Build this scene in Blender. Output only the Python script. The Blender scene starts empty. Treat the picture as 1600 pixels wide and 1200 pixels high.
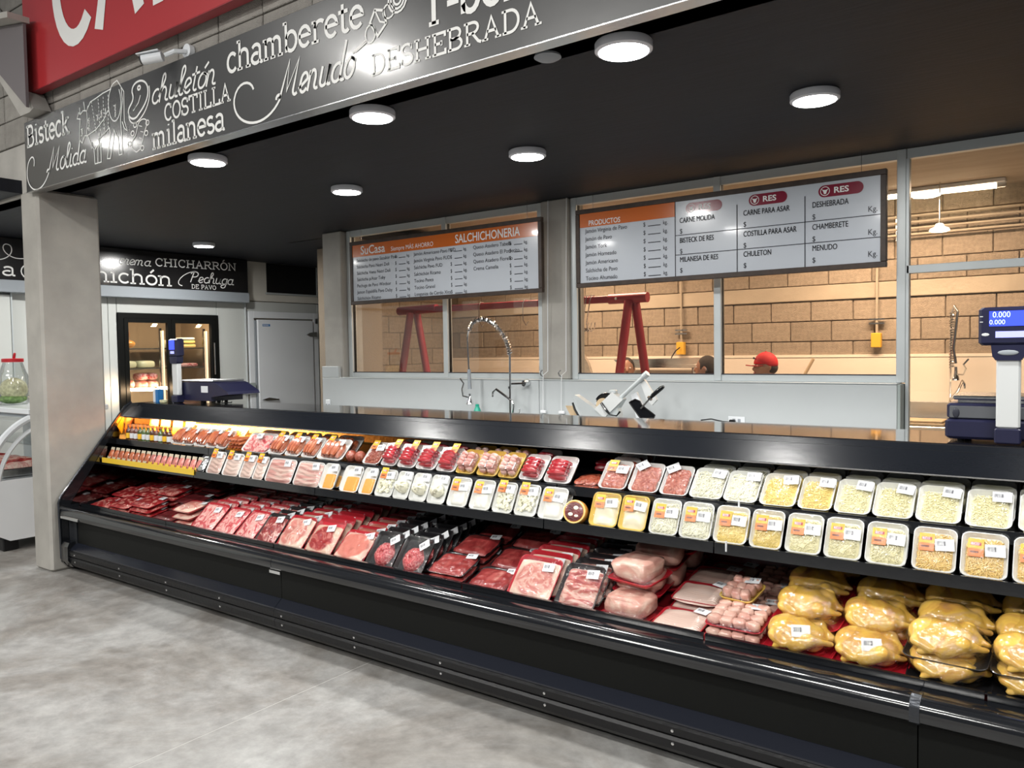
import bpy, bmesh, math, random
from math import pi, sin, cos, radians as R, atan2, sqrt
from mathutils import Vector, Matrix, noise
random.seed(7)
SC = bpy.context.scene
COL = SC.collection

# ------------------------------------------------------------------ camera
cam = bpy.data.cameras.new('camera')
cam.sensor_width = 36.0
cam.lens = 36.0 * 1246.8 / 1600
camo = bpy.data.objects.new('camera', cam); COL.objects.link(camo)
yaw, pit, rol = R(36.468), R(2.4366), R(-0.8925)
fw = Vector((-sin(yaw)*cos(pit), cos(yaw)*cos(pit), -sin(pit)))
rt = fw.cross(Vector((0, 0, 1))).normalized(); up = rt.cross(fw)
r2 = rt*cos(rol) + up*sin(rol); u2 = up*cos(rol) - rt*sin(rol)
camo.matrix_world = Matrix(((r2.x, u2.x, -fw.x, 0), (r2.y, u2.y, -fw.y, 0), (r2.z, u2.z, -fw.z, 1.6), (0, 0, 0, 1)))
SC.camera = camo

# ------------------------------------------------------------------ light and exposure
world = bpy.data.worlds.new('world'); SC.world = world; world.use_nodes = True
bg = world.node_tree.nodes['Background']
bg.inputs[0].default_value = (0.80, 0.84, 0.90, 1); bg.inputs[1].default_value = 0.13
vs = SC.view_settings
vs.view_transform = 'Standard'; vs.look = 'None'; vs.exposure = 0.0; vs.gamma = 1.0; vs.use_curve_mapping = False
SC.cycles.max_bounces = 8; SC.cycles.transparent_max_bounces = 16
SC.cycles.diffuse_bounces = 3; SC.cycles.glossy_bounces = 4
SC.cycles.sample_clamp_indirect = 4.0

def area(name, loc, size, power, color=(1, 1, 1), rot=(0, 0, 0), sy=None, parent=None, shape=None):
    l = bpy.data.lights.new(name, 'AREA'); l.energy = power; l.color = color; l.size = size
    l.shape = shape or ('RECTANGLE' if sy else 'SQUARE')
    if sy: l.size_y = sy
    o = bpy.data.objects.new(name, l); COL.objects.link(o); o.location = loc; o.rotation_euler = rot
    if parent: o.parent = parent
    return o
# high-bay lamps of the shop hall, in front of the counter and above the frame; the one over the middle left is added to brighten the left deck
for lx, ly in ((-1.8, -1.2), (-6.6, -1.25), (-12.6, -1.2), (1.6, -1.2), (-4.6, -3.0), (-1.6, -4.6), (-5.6, -4.6), (2.0, -4.6)):
    area('hall_lamp', (lx, ly, 4.9), .6 if lx == -6.6 else 1.3, 80 if lx == -12.6 else 155, (1.0, .98, .94), sy=.45)
# tube lamp inside the canopy at the left end of the meat case
area('case_tube_light', (-5.40, 3.35, 1.105), 1.25, 170, (1.0, .52, .13), rot=(R(38), 0, 0), sy=.04).data.spread = R(165)
# kitchen lamps
area('kitchen_tube_light', (-1.5, 7.4, 2.88), 1.6, 105, (1.0, .71, .49), sy=.25)
area('kitchen_tube_light', (-4.6, 7.2, 2.88), 1.6, 95, (1.0, .71, .49), sy=.25)
LAMP_W = 17.0

# ------------------------------------------------------------------ materials
MATS = {}
def nt(name):
    m = bpy.data.materials.new(name); m.use_nodes = True
    return m, m.node_tree, m.node_tree.nodes['Principled BSDF']
def M(name, col=(.5, .5, .5), rough=.5, metal=0.0, coat=0.0, var=0.0, vscale=6.0, bump=0.0, bscale=60.0, spec=.5, emit=None, estr=0.0, objvar=0.0, stretch=None, alpha=1.0):
    if name in MATS: return MATS[name]
    m, t, b = nt(name); N = t.nodes; L = t.links
    b.inputs['Base Color'].default_value = (*col, 1); b.inputs['Roughness'].default_value = rough
    b.inputs['Metallic'].default_value = metal; b.inputs['Coat Weight'].default_value = coat
    b.inputs['Coat Roughness'].default_value = .08; b.inputs['Specular IOR Level'].default_value = spec
    if emit: b.inputs['Emission Color'].default_value = (*emit, 1); b.inputs['Emission Strength'].default_value = estr
    tc = N.new('ShaderNodeTexCoord'); mp = N.new('ShaderNodeMapping'); L.new(tc.outputs['Object'], mp.inputs[0])
    if stretch: mp.inputs['Scale'].default_value = stretch
    if var > 0:
        n = N.new('ShaderNodeTexNoise'); n.inputs['Scale'].default_value = vscale; n.inputs['Detail'].default_value = 6
        L.new(mp.outputs[0], n.inputs['Vector'])
        r = N.new('ShaderNodeValToRGB'); e = r.color_ramp.elements
        e[0].position = .3; e[1].position = .7
        e[0].color = (*[max(0, c*(1-var)) for c in col], 1); e[1].color = (*[min(1, c*(1+var)) for c in col], 1)
        L.new(n.outputs[0], r.inputs[0]); src = r.outputs[0]
        L.new(src, b.inputs['Base Color'])
    else:
        src = None
    if objvar > 0:
        oi = N.new('ShaderNodeObjectInfo'); hv = N.new('ShaderNodeHueSaturation')
        mr = N.new('ShaderNodeMapRange'); L.new(oi.outputs['Random'], mr.inputs[0])
        mr.inputs[3].default_value = 1-objvar; mr.inputs[4].default_value = 1+objvar
        L.new(mr.outputs[0], hv.inputs['Value'])
        if src: L.new(src, hv.inputs['Color'])
        else: hv.inputs['Color'].default_value = (*col, 1)
        L.new(hv.outputs[0], b.inputs['Base Color'])
    if bump > 0:
        n2 = N.new('ShaderNodeTexNoise'); n2.inputs['Scale'].default_value = bscale; n2.inputs['Detail'].default_value = 4
        L.new(mp.outputs[0], n2.inputs['Vector'])
        bp = N.new('ShaderNodeBump'); bp.inputs['Strength'].default_value = bump; bp.inputs['Distance'].default_value = .01
        L.new(n2.outputs[0], bp.inputs['Height']); L.new(bp.outputs[0], b.inputs['Normal'])
    MATS[name] = m; return m

def ramp(N, stops):
    r = N.new('ShaderNodeValToRGB'); cr = r.color_ramp
    while len(cr.elements) < len(stops): cr.elements.new(.5)
    for e, (p, c) in zip(cr.elements, stops): e.position = p; e.color = (*c, 1)
    return r
def meat(name, stops, scale=28, dist=1.8, stretch=(1, 1, 1), rough=.32, coat=.35, bump=.35, bscale=120, detail=3, tex='noise', rim=None):
    """flesh with fat running through it; each piece gets its own cut through the pattern"""
    m, t, b = nt(name); N = t.nodes; L = t.links
    tc = N.new('ShaderNodeTexCoord'); oi = N.new('ShaderNodeObjectInfo'); mp = N.new('ShaderNodeMapping')
    mp.inputs['Scale'].default_value = stretch
    mul = N.new('ShaderNodeMath'); mul.operation = 'MULTIPLY'; mul.inputs[1].default_value = 9.0
    L.new(oi.outputs['Random'], mul.inputs[0]); L.new(tc.outputs['Object'], mp.inputs[0]); L.new(mul.outputs[0], mp.inputs['Location'])
    if tex == 'wave':
        n = N.new('ShaderNodeTexWave'); n.inputs['Scale'].default_value = scale; n.inputs['Distortion'].default_value = dist*4
        n.inputs['Detail'].default_value = detail; n.inputs['Detail Scale'].default_value = 1.2; out = n.outputs[1]
    elif tex == 'voronoi':
        n = N.new('ShaderNodeTexVoronoi'); n.inputs['Scale'].default_value = scale; out = n.outputs[0]
    else:
        n = N.new('ShaderNodeTexNoise'); n.inputs['Scale'].default_value = scale; n.inputs['Detail'].default_value = detail
        n.inputs['Distortion'].default_value = dist; out = n.outputs[0]
    L.new(mp.outputs[0], n.inputs['Vector'])
    r = ramp(N, stops); L.new(out, r.inputs[0]); last = r.outputs[0]
    if rim:      # rim = (fat colour, radius, width) : fat running round the slice
        sub = N.new('ShaderNodeVectorMath'); sub.operation = 'SUBTRACT'; sub.inputs[1].default_value = (.5, .5, .5)
        L.new(tc.outputs['Generated'], sub.inputs[0])
        n2 = N.new('ShaderNodeTexNoise'); n2.inputs['Scale'].default_value = 9; L.new(mp.outputs[0], n2.inputs['Vector'])
        s2 = N.new('ShaderNodeVectorMath'); s2.operation = 'MULTIPLY'; s2.inputs[1].default_value = (1, 1, 0); L.new(sub.outputs[0], s2.inputs[0])
        ln = N.new('ShaderNodeVectorMath'); ln.operation = 'LENGTH'; L.new(s2.outputs[0], ln.inputs[0])
        ma = N.new('ShaderNodeMath'); ma.operation = 'MULTIPLY_ADD'; L.new(n2.outputs[0], ma.inputs[0]); ma.inputs[1].default_value = .35; L.new(ln.outputs['Value'], ma.inputs[2])
        rr = ramp(N, [(max(0, rim[1]-rim[2]), (0, 0, 0)), (rim[1], (1, 1, 1))]); L.new(ma.outputs[0], rr.inputs[0])
        mx = N.new('ShaderNodeMixRGB'); L.new(rr.outputs[0], mx.inputs[0]); L.new(last, mx.inputs[1]); mx.inputs[2].default_value = (*rim[0], 1)
        last = mx.outputs[0]
    L.new(last, b.inputs['Base Color'])
    b.inputs['Roughness'].default_value = rough; b.inputs['Coat Weight'].default_value = coat; b.inputs['Coat Roughness'].default_value = .1
    nb = N.new('ShaderNodeTexNoise'); nb.inputs['Scale'].default_value = bscale; L.new(mp.outputs[0], nb.inputs['Vector'])
    bp = N.new('ShaderNodeBump'); bp.inputs['Strength'].default_value = bump; bp.inputs['Distance'].default_value = .004
    L.new(nb.outputs[0], bp.inputs['Height']); L.new(bp.outputs[0], b.inputs['Normal'])
    MATS[name] = m; return m
def film_mat(name, base=.07, rough=.12, tint=(1, 1, 1), bump=.5, edge=.5):
    m = bpy.data.materials.new(name); m.use_nodes = True; t = m.node_tree; N = t.nodes; L = t.links; N.clear()
    o = N.new('ShaderNodeOutputMaterial'); mx = N.new('ShaderNodeMixShader'); tr = N.new('ShaderNodeBsdfTransparent'); gl = N.new('ShaderNodeBsdfGlossy')
    tr.inputs[0].default_value = (*tint, 1); gl.inputs['Roughness'].default_value = rough
    lw = N.new('ShaderNodeLayerWeight'); lw.inputs[0].default_value = .25
    ma = N.new('ShaderNodeMath'); ma.operation = 'MULTIPLY_ADD'; ma.inputs[1].default_value = edge; ma.inputs[2].default_value = base
    L.new(lw.outputs['Fresnel'], ma.inputs[0]); L.new(ma.outputs[0], mx.inputs[0])
    if bump:
        tc = N.new('ShaderNodeTexCoord'); n = N.new('ShaderNodeTexNoise'); n.inputs['Scale'].default_value = 38; n.inputs['Distortion'].default_value = 1.5
        L.new(tc.outputs['Object'], n.inputs['Vector']); bp = N.new('ShaderNodeBump'); bp.inputs['Strength'].default_value = bump; bp.inputs['Distance'].default_value = .008
        L.new(n.outputs[0], bp.inputs['Height']); L.new(bp.outputs[0], gl.inputs['Normal'])
    L.new(tr.outputs[0], mx.inputs[1]); L.new(gl.outputs[0], mx.inputs[2]); L.new(mx.outputs[0], o.inputs[0])
    MATS[name] = m; return m

M('black_gloss', (.008, .009, .011), .15, coat=.6, bump=.08, bscale=9)
M('black_top', (.010, .010, .012), .035, coat=1.0, spec=.9)
M('black_panel', (.007, .0075, .007), .45, spec=.12, bump=.05, bscale=200)
M('black_canopy', (.006, .0075, .011), .25, spec=.26, coat=.0, bump=.10, bscale=5, stretch=(1, 1, 4))
M('black_ledge', (.012, .014, .022), .20, metal=.1, coat=.3)
M('black_rubber', (.007, .007, .008), .42, spec=.35, bump=.2, bscale=40)
M('black_inner', (.008, .008, .009), .35)
M('black_brushed', (.040, .044, .052), .24, metal=.55, coat=.3, bump=.25, bscale=14, stretch=(1, 1, 8))
M('screw_steel', (.75, .75, .75), .25, metal=1)
M('brace_grey', (.15, .135, .14), .6)
M('scale_plate', (.20, .21, .23), .3, metal=.7, bump=.1, bscale=12)
M('joint_grey', (.48, .47, .45), .8)
M('cooler_inner', (.34, .28, .21), .6)
M('steel', (.62, .63, .64), .22, metal=1, bump=.05, bscale=50)
M('chrome', (.80, .81, .82), .10, metal=1)
M('aluminium', (.56, .60, .61), .42, metal=.35)
M('concrete', (.40, .385, .355), .8, var=.16, vscale=3.2, bump=.35, bscale=14)
M('concrete_column', (.36, .345, .315), .75, var=.14, vscale=3.5, bump=.3, bscale=10)
M('block_grey', (.30, .285, .26), .95, var=.12, vscale=14, bump=.9, bscale=130, objvar=.08)
M('mortar_grey', (.16, .15, .14), .95)
M('block_tan', (.34, .28, .215), .95, var=.16, vscale=30, bump=1.0, bscale=120, objvar=.10)
M('mortar_tan', (.25, .205, .155), .95, bump=.5, bscale=80)
M('beam_tan', (.42, .36, .28), .85, var=.07, vscale=4, bump=.3, bscale=30)
M('ceiling_dark', (.0070, .0080, .0125), .6, spec=.3, var=.25, vscale=3, bump=.15, bscale=6, stretch=(1, 6, 1))
M('kitchen_ceiling', (.40, .34, .27), .75, var=.12, vscale=1.5, stretch=(1, 5, 1))
M('white_board_panel', (.46, .49, .50), .40, var=.02, vscale=2)
M('white_cold_room', (.54, .56, .54), .45, var=.02, vscale=1)
M('white_door', (.72, .75, .78), .38)
M('white_enamel', (.76, .79, .82), .25, coat=.4)
M('seal_grey', (.28, .31, .34), .5)
M('cream_paint', (.62, .60, .54), .7, var=.03, vscale=3)
M('tile_white', (.80, .72, .62), .35, var=.03, vscale=2)
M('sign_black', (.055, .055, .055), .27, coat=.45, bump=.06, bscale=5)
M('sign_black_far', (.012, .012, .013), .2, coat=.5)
M('sign_white', (.80, .80, .78), .45)
M('sign_red', (.45, .035, .04), .26, coat=.5, bump=.12, bscale=1.6)
M('sign_red_edge', (.30, .02, .03), .35)
M('board_white', (.56, .60, .66), .24, coat=.25)
M('board_frame', (.045, .028, .020), .5, var=.3, vscale=20)
M('board_orange', (.62, .14, .02), .25, coat=.6)
M('board_maroon', (.22, .006, .03), .25, coat=.5)
M('ink_dark', (.02, .022, .035), .5)
M('ink_white', (.85, .85, .85), .4)
M('navy_plastic', (.012, .013, .042), .32, coat=.25)
M('scale_grey', (.62, .64, .64), .35)
M('lcd_blue', (.02, .03, .5), .2, emit=(.05, .09, 1.0), estr=1.5)
M('lcd_pale', (.3, .3, .9), .2, emit=(.32, .36, 1.0), estr=1.2)
M('lcd_digit', (.5, .6, 1), .2, emit=(.45, .6, 1.0), estr=1.6)
M('lamp_white', (.9, .9, .9), .4, emit=(1, .99, .96), estr=22)
M('lamp_ring', (.72, .74, .80), .35)
M('tube_warm', (1, .9, .8), .4, emit=(1.0, .80, .55), estr=14)
M('lamp_strip', (.8, .6, .4), .3, emit=(1.0, .72, .45), estr=1.6)
M('case_tube', (1, .8, .4), .4, emit=(1.0, .50, .10), estr=16)
M('red_steel', (.26, .012, .028), .4, coat=.3, var=.1, vscale=5)
M('foam_white', (.84, .85, .83), .45)
M('foam_yellow', (.80, .56, .12), .45)
M('foam_red', (.50, .015, .03), .33, coat=.3)
M('foam_black', (.014, .014, .016), .28, coat=.4)
M('paper_white', (.72, .74, .76), .5)
M('label_yellow', (.86, .50, .03), .4)
M('label_orange', (.80, .22, .04), .4)
M('label_red', (.45, .01, .02), .4)
M('cheese_white', (.86, .84, .66), .42, coat=.2, objvar=.05)
M('cheese_pale', (.88, .82, .50), .42, coat=.2, objvar=.06)
M('cheese_yellow', (.90, .70, .22), .42, coat=.2, objvar=.05)
M('cheese_gold', (.88, .62, .22), .42, coat=.2, objvar=.05)
M('cheese_orange', (.85, .40, .06), .42, coat=.3)
M('cheese_curd', (.78, .77, .70), .4, coat=.2)
M('cream_fold', (.88, .83, .62), .35, coat=.4)
M('green_plastic', (.02, .35, .25), .3)
M('skin', (.33, .17, .11), .5)
M('cap_red', (.50, .01, .015), .7, bump=.3, bscale=200)
M('hair_dark', (.03, .022, .018), .7, bump=.8, bscale=160)
M('cloth_dark', (.06, .045, .04), .85)
M('cloth_white', (.55, .52, .48), .8)
M('cloth_blue', (.05, .06, .10), .85)
M('wood', (.25, .12, .05), .55, var=.3, vscale=8, stretch=(1, 8, 1))
M('wood_pale', (.50, .38, .24), .5, var=.15, vscale=10)
M('plastic_bag', (.65, .55, .45), .2, coat=.5, var=.2, vscale=20, bump=.8, bscale=30)
M('box_yellow', (.75, .42, .04), .5)
M('amber_glow_paint', (.55, .27, .11), .45, metal=.15, var=.3, vscale=30, bump=.4, bscale=60)  # orange paints the tube's warm glow into the back panel colour
MATS['case_mirror'] = None; M('case_mirror_m', (.16, .15, .15), .07, metal=1.0, bump=.03, bscale=3)
M('red_liner', (.20, .008, .014), .3, coat=.3)
M('lettuce', (.20, .33, .10), .5, var=.5, vscale=40)
M('cabbage', (.58, .56, .36), .5, var=.3, vscale=40)
M('jar_red', (.50, .02, .03), .3)
M('bottle_dark', (.10, .035, .02), .15, coat=.5, objvar=.4)
M('bottle_green', (.06, .10, .03), .15, coat=.5, objvar=.3)
M('bottle_cap', (.55, .22, .08), .35, objvar=.4)
M('pack_yellow', (.82, .55, .04), .35, coat=.3)
M('pack_pink', (.60, .20, .17), .3, coat=.5, objvar=.25, var=.4, vscale=60)
M('pack_cream', (.62, .56, .42), .3, coat=.5)
M('grey_plastic', (.30, .34, .33), .5)
M('rind_orange', (.62, .27, .05), .35, coat=.4)
M('blue_box', (.02, .16, .42), .4)
meat('beef_red', [(.30, (.22, .010, .012)), (.52, (.36, .022, .020)), (.66, (.50, .07, .05)), (.74, (.62, .36, .30))], 18, 1.2, (1, 1, 1), bump=.5)
meat('beef_marbled', [(.25, (.18, .010, .012)), (.50, (.36, .028, .030)), (.58, (.66, .33, .28)), (.66, (.74, .50, .44)), (.80, (.40, .04, .04))], 11, 2.6, (1, 1.2, 1), bump=.5)
meat('beef_steak', [(.30, (.30, .012, .016)), (.50, (.40, .025, .026)), (.60, (.60, .18, .15)), (.72, (.34, .02, .02))], 13, 2.0, bump=.5, rim=((.72, .50, .38), .62, .06))
meat('beef_bone', [(.28, (.20, .010, .012)), (.50, (.34, .024, .026)), (.60, (.66, .34, .28)), (.70, (.30, .024, .026))], 9, 3.2, bump=.5)
meat('pork_chop', [(.28, (.52, .14, .12)), (.48, (.60, .22, .18)), (.58, (.74, .46, .38)), (.72, (.58, .18, .15))], 12, 2.4, bump=.4, rim=((.80, .62, .50), .64, .07))
meat('pork_marbled', [(.26, (.48, .04, .06)), (.43, (.66, .12, .13)), (.52, (.88, .58, .52)), (.62, (.80, .34, .32)), (.74, (.56, .06, .08))], 14, 2.8, (1, .7, 1), bump=.5)
meat('liver_dark', [(.3, (.07, .008, .010)), (.6, (.15, .018, .020)), (.75, (.25, .05, .05))], 16, 1.0, bump=.5)
meat('thin_beef', [(.3, (.20, .018, .020)), (.52, (.30, .040, .038)), (.70, (.42, .09, .08)), (.8, (.55, .22, .18))], 20, .8, (1, .5, 1), bump=.8, bscale=60)
meat('ground_beef', [(.34, (.34, .02, .03)), (.50, (.58, .05, .06)), (.60, (.78, .32, .30)), (.68, (.56, .06, .07))], 110, .6, bump=1.0, bscale=150)
meat('pork_rib', [(.26, (.34, .06, .06)), (.45, (.52, .14, .12)), (.55, (.72, .46, .38)), (.68, (.66, .38, .32)), (.8, (.36, .06, .06))], 16, 2.2, (.5, 1.6, 1), bump=.5)
meat('pork_loin', [(.30, (.52, .22, .18)), (.52, (.64, .36, .29)), (.70, (.76, .56, .46))], 9, 1.4, (1, .6, 1), bump=.3)
meat('pork_skin', [(.30, (.62, .42, .36)), (.55, (.72, .54, .46)), (.78, (.78, .62, .55))], 8, .8, (.4, 1.5, 1), bump=.4, bscale=40)
meat('pork_foot', [(.30, (.58, .28, .23)), (.55, (.70, .42, .34)), (.78, (.78, .56, .46))], 11, 1.0, bump=.3)
meat('chicken_skin', [(.24, (.50, .25, .12)), (.38, (.68, .37, .08)), (.52, (.78, .49, .09)), (.66, (.70, .44, .15)), (.80, (.66, .44, .32))], 11, 1.4, rough=.26, coat=.9, bump=.5, bscale=45)
meat('pepperoni', [(.30, (.28, .045, .02)), (.52, (.40, .085, .045)), (.66, (.55, .20, .12))], 90, .4, bump=.6)
meat('chorizo', [(.30, (.34, .008, .016)), (.7, (.46, .02, .03))], 12, .6, coat=.9, rough=.2, bump=.3)
meat('sausage', [(.30, (.34, .07, .03)), (.55, (.48, .13, .05)), (.8, (.60, .24, .12))], 22, .8, coat=.6)
meat('bacon', [(.28, (.50, .18, .15)), (.48, (.66, .36, .32)), (.60, (.76, .58, .50)), (.76, (.58, .26, .22))], 9, 1.6, (.4, 2.2, 1), bump=.3)
meat('ham_round', [(.3, (.52, .13, .10)), (.6, (.62, .21, .16)), (.8, (.68, .32, .26))], 10, .8, rim=((.78, .52, .42), .66, .05))
film_mat('wrap_film', .045, .13, (.98, .98, .98), .6, .35)
film_mat('bag_film', .10, .10, (.98, .98, .96), 1.0, .4)
film_mat('window_glass', .035, .01, (.96, .96, .94), 0, .6)
film_mat('case_glass', .05, .02, (.94, .96, .96), 0, .6)
film_mat('jar_glass', .08, .05, (.92, .94, .94), 0, .6)

def label_material():
    m, t, b = nt('barcode_label'); N = t.nodes; L = t.links
    tc = N.new('ShaderNodeTexCoord'); sp = N.new('ShaderNodeSeparateXYZ'); L.new(tc.outputs['Generated'], sp.inputs[0])
    w = N.new('ShaderNodeMath'); w.operation = 'MULTIPLY'; w.inputs[1].default_value = 41.0; L.new(sp.outputs[0], w.inputs[0])
    n = N.new('ShaderNodeTexNoise'); n.noise_dimensions = '1D'; n.inputs['Scale'].default_value = 1.0; n.inputs['Detail'].default_value = 0; L.new(w.outputs[0], n.inputs['W'])
    g = N.new('ShaderNodeMath'); g.operation = 'GREATER_THAN'; g.inputs[1].default_value = .48; L.new(n.outputs[0], g.inputs[0])
    def rng(s, a, c):
        x = N.new('ShaderNodeMath'); x.operation = 'GREATER_THAN'; x.inputs[1].default_value = a; L.new(s, x.inputs[0])
        y = N.new('ShaderNodeMath'); y.operation = 'LESS_THAN'; y.inputs[1].default_value = c; L.new(s, y.inputs[0])
        z = N.new('ShaderNodeMath'); z.operation = 'MULTIPLY'; L.new(x.outputs[0], z.inputs[0]); L.new(y.outputs[0], z.inputs[1]); return z
    a1 = rng(sp.outputs[0], .10, .58); a2 = rng(sp.outputs[1], .42, .80)
    p = N.new('ShaderNodeMath'); p.operation = 'MULTIPLY'; L.new(a1.outputs[0], p.inputs[0]); L.new(a2.outputs[0], p.inputs[1])
    q = N.new('ShaderNodeMath'); q.operation = 'MULTIPLY'; L.new(p.outputs[0], q.inputs[0]); L.new(g.outputs[0], q.inputs[1])
    mx = N.new('ShaderNodeMixRGB'); L.new(q.outputs[0], mx.inputs[0]); mx.inputs[1].default_value = (.74, .76, .78, 1); mx.inputs[2].default_value = (.10, .10, .12, 1)
    L.new(mx.outputs[0], b.inputs['Base Color']); b.inputs['Roughness'].default_value = .4
    MATS['barcode_label'] = m
label_material()

# floor: trowelled concrete with cloudy stains
def floor_material():
    m, t, b = nt('floor_concrete'); N = t.nodes; L = t.links
    tc = N.new('ShaderNodeTexCoord')
    n = N.new('ShaderNodeTexNoise'); n.inputs['Scale'].default_value = .9; n.inputs['Detail'].default_value = 10; n.inputs['Roughness'].default_value = .70; n.inputs['Distortion'].default_value = .5
    L.new(tc.outputs['Object'], n.inputs['Vector'])
    r = ramp(N, [(.30, (.155, .140, .125)), (.44, (.245, .232, .214)), (.54, (.315, .310, .298)), (.70, (.395, .395, .385))]); L.new(n.outputs[0], r.inputs[0])
    n2 = N.new('ShaderNodeTexNoise'); n2.inputs['Scale'].default_value = 9; n2.inputs['Detail'].default_value = 8; n2.inputs['Roughness'].default_value = .7; L.new(tc.outputs['Object'], n2.inputs['Vector'])
    r2_ = ramp(N, [(.35, (.74, .74, .74)), (.65, (1.18, 1.18, 1.18))]); L.new(n2.outputs[0], r2_.inputs[0])
    mx = N.new('ShaderNodeMixRGB'); mx.blend_type = 'MULTIPLY'; mx.inputs[0].default_value = .8; L.new(r.outputs[0], mx.inputs[1]); L.new(r2_.outputs[0], mx.inputs[2])
    L.new(mx.outputs[0], b.inputs['Base Color'])
    rr = ramp(N, [(.3, (.42, .42, .42)), (.7, (.68, .68, .68))]); L.new(n2.outputs[0], rr.inputs[0]); L.new(rr.outputs[0], b.inputs['Roughness'])
    bp = N.new('ShaderNodeBump'); bp.inputs['Strength'].default_value = .15; bp.inputs['Distance'].default_value = .01; L.new(n2.outputs[0], bp.inputs['Height']); L.new(bp.outputs[0], b.inputs['Normal'])
    MATS['floor_concrete'] = m
floor_material()

# ------------------------------------------------------------------ mesh builder
class MB:
    def __init__(s): s.v = []; s.f = []; s.m = []; s.mi = 0
    def mat(s, i): s.mi = i; return s
    def add(s, vs, fs, T=None):
        k = len(s.v)
        s.v += [tuple(T @ Vector(p)) if T else tuple(p) for p in vs]
        for f in fs: s.f.append(tuple(i+k for i in f)); s.m.append(s.mi)
        return s
    def box(s, x0, x1, y0, y1, z0, z1, T=None):
        v = [(x, y, z) for z in (z0, z1) for y in (y0, y1) for x in (x0, x1)]
        return s.add(v, [(0, 2, 3, 1), (4, 5, 7, 6), (0, 1, 5, 4), (2, 6, 7, 3), (0, 4, 6, 2), (1, 3, 7, 5)], T)
    def bbox(s, x0, x1, y0, y1, z0, z1, b=.003, T=None):
        """box with chamfered edges"""
        v = []; f = []
        def loop(z, i): 
            k = len(v)
            v.extend([(x0+i+b, y0+i, z), (x1-i-b, y0+i, z), (x1-i, y0+i+b, z), (x1-i, y1-i-b, z), (x1-i-b, y1-i, z), (x0+i+b, y1-i, z), (x0+i, y1-i-b, z), (x0+i, y0+i+b, z)]); return k
        a = [loop(z0, b), loop(z0+b, 0), loop(z1-b, 0), loop(z1, b)]
        f.append(tuple(reversed(range(8))))
        for i in range(3):
            for j in range(8): f.append((a[i]+j, a[i]+(j+1) % 8, a[i+1]+(j+1) % 8, a[i+1]+j))
        f.append(tuple(range(a[3], a[3]+8)))
        return s.add(v, f, T)
    def cyl(s, p0, p1, r0, r1=None, n=16, cap=True):
        p0 = Vector(p0); p1 = Vector(p1); r1 = r0 if r1 is None else r1
        d = (p1-p0).normalized(); a = d.orthogonal().normalized(); b = d.cross(a)
        v = [p0+(a*cos(2*pi*i/n)+b*sin(2*pi*i/n))*r0 for i in range(n)] + [p1+(a*cos(2*pi*i/n)+b*sin(2*pi*i/n))*r1 for i in range(n)]
        f = [(i, (i+1) % n, n+(i+1) % n, n+i) for i in range(n)]
        if cap: f += [tuple(reversed(range(n))), tuple(range(n, 2*n))]
        return s.add(v, f)
    def tube(s, pts, r, n=8, cap=True):
        pts = [Vector(p) for p in pts]; rr = r if isinstance(r, (list, tuple)) else [r]*len(pts)
        v = []; f = []; a = None
        for i, p in enumerate(pts):
            d = (pts[min(i+1, len(pts)-1)]-pts[max(i-1, 0)]).normalized()
            a = (d.orthogonal() if a is None else (a-d*a.dot(d))).normalized(); b = d.cross(a)
            v += [p+(a*cos(2*pi*j/n)+b*sin(2*pi*j/n))*rr[i] for j in range(n)]
        for i in range(len(pts)-1):
            for j in range(n): f.append((i*n+j, i*n+(j+1) % n, (i+1)*n+(j+1) % n, (i+1)*n+j))
        if cap: f += [tuple(reversed(range(n))), tuple(range((len(pts)-1)*n, len(pts)*n))]
        return s.add(v, f)
    def lathe(s, prof, c=(0, 0, 0), n=24, T=None):
        v = []; f = []
        for r, z in prof: v += [(c[0]+r*cos(2*pi*j/n), c[1]+r*sin(2*pi*j/n), c[2]+z) for j in range(n)]
        for i in range(len(prof)-1):
            for j in range(n): f.append((i*n+j, i*n+(j+1) % n, (i+1)*n+(j+1) % n, (i+1)*n+j))
        f += [tuple(reversed(range(n))), tuple(range((len(prof)-1)*n, len(prof)*n))]
        return s.add(v, f, T)
    def prism(s, poly, a, b, axis='x'):
        """polygon (in the other two axes) extruded from a to b along axis"""
        n = len(poly)
        def P(t, q):
            return (t, q[0], q[1]) if axis == 'x' else ((q[0], t, q[1]) if axis == 'y' else (q[0], q[1], t))
        v = [P(a, q) for q in poly] + [P(b, q) for q in poly]
        f = [(i, (i+1) % n, n+(i+1) % n, n+i) for i in range(n)] + [tuple(reversed(range(n))), tuple(range(n, 2*n))]
        return s.add(v, f)
    def ell(s, c, r, n=12, m=8, T=None):
        v = []; f = []
        for i in range(1, m):
            a = pi*i/m
            v += [(c[0]+r[0]*sin(a)*cos(2*pi*j/n), c[1]+r[1]*sin(a)*sin(2*pi*j/n), c[2]+r[2]*cos(a)) for j in range(n)]
        v += [(c[0], c[1], c[2]+r[2]), (c[0], c[1], c[2]-r[2])]; t = len(v)-2
        for i in range(m-2):
            for j in range(n): f.append((i*n+j, (i+1)*n+j, (i+1)*n+(j+1) % n, i*n+(j+1) % n))
        for j in range(n): f.append((t, j, (j+1) % n)); f.append((t+1, (m-2)*n+(j+1) % n, (m-2)*n+j))
        return s.add(v, f, T)
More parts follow.
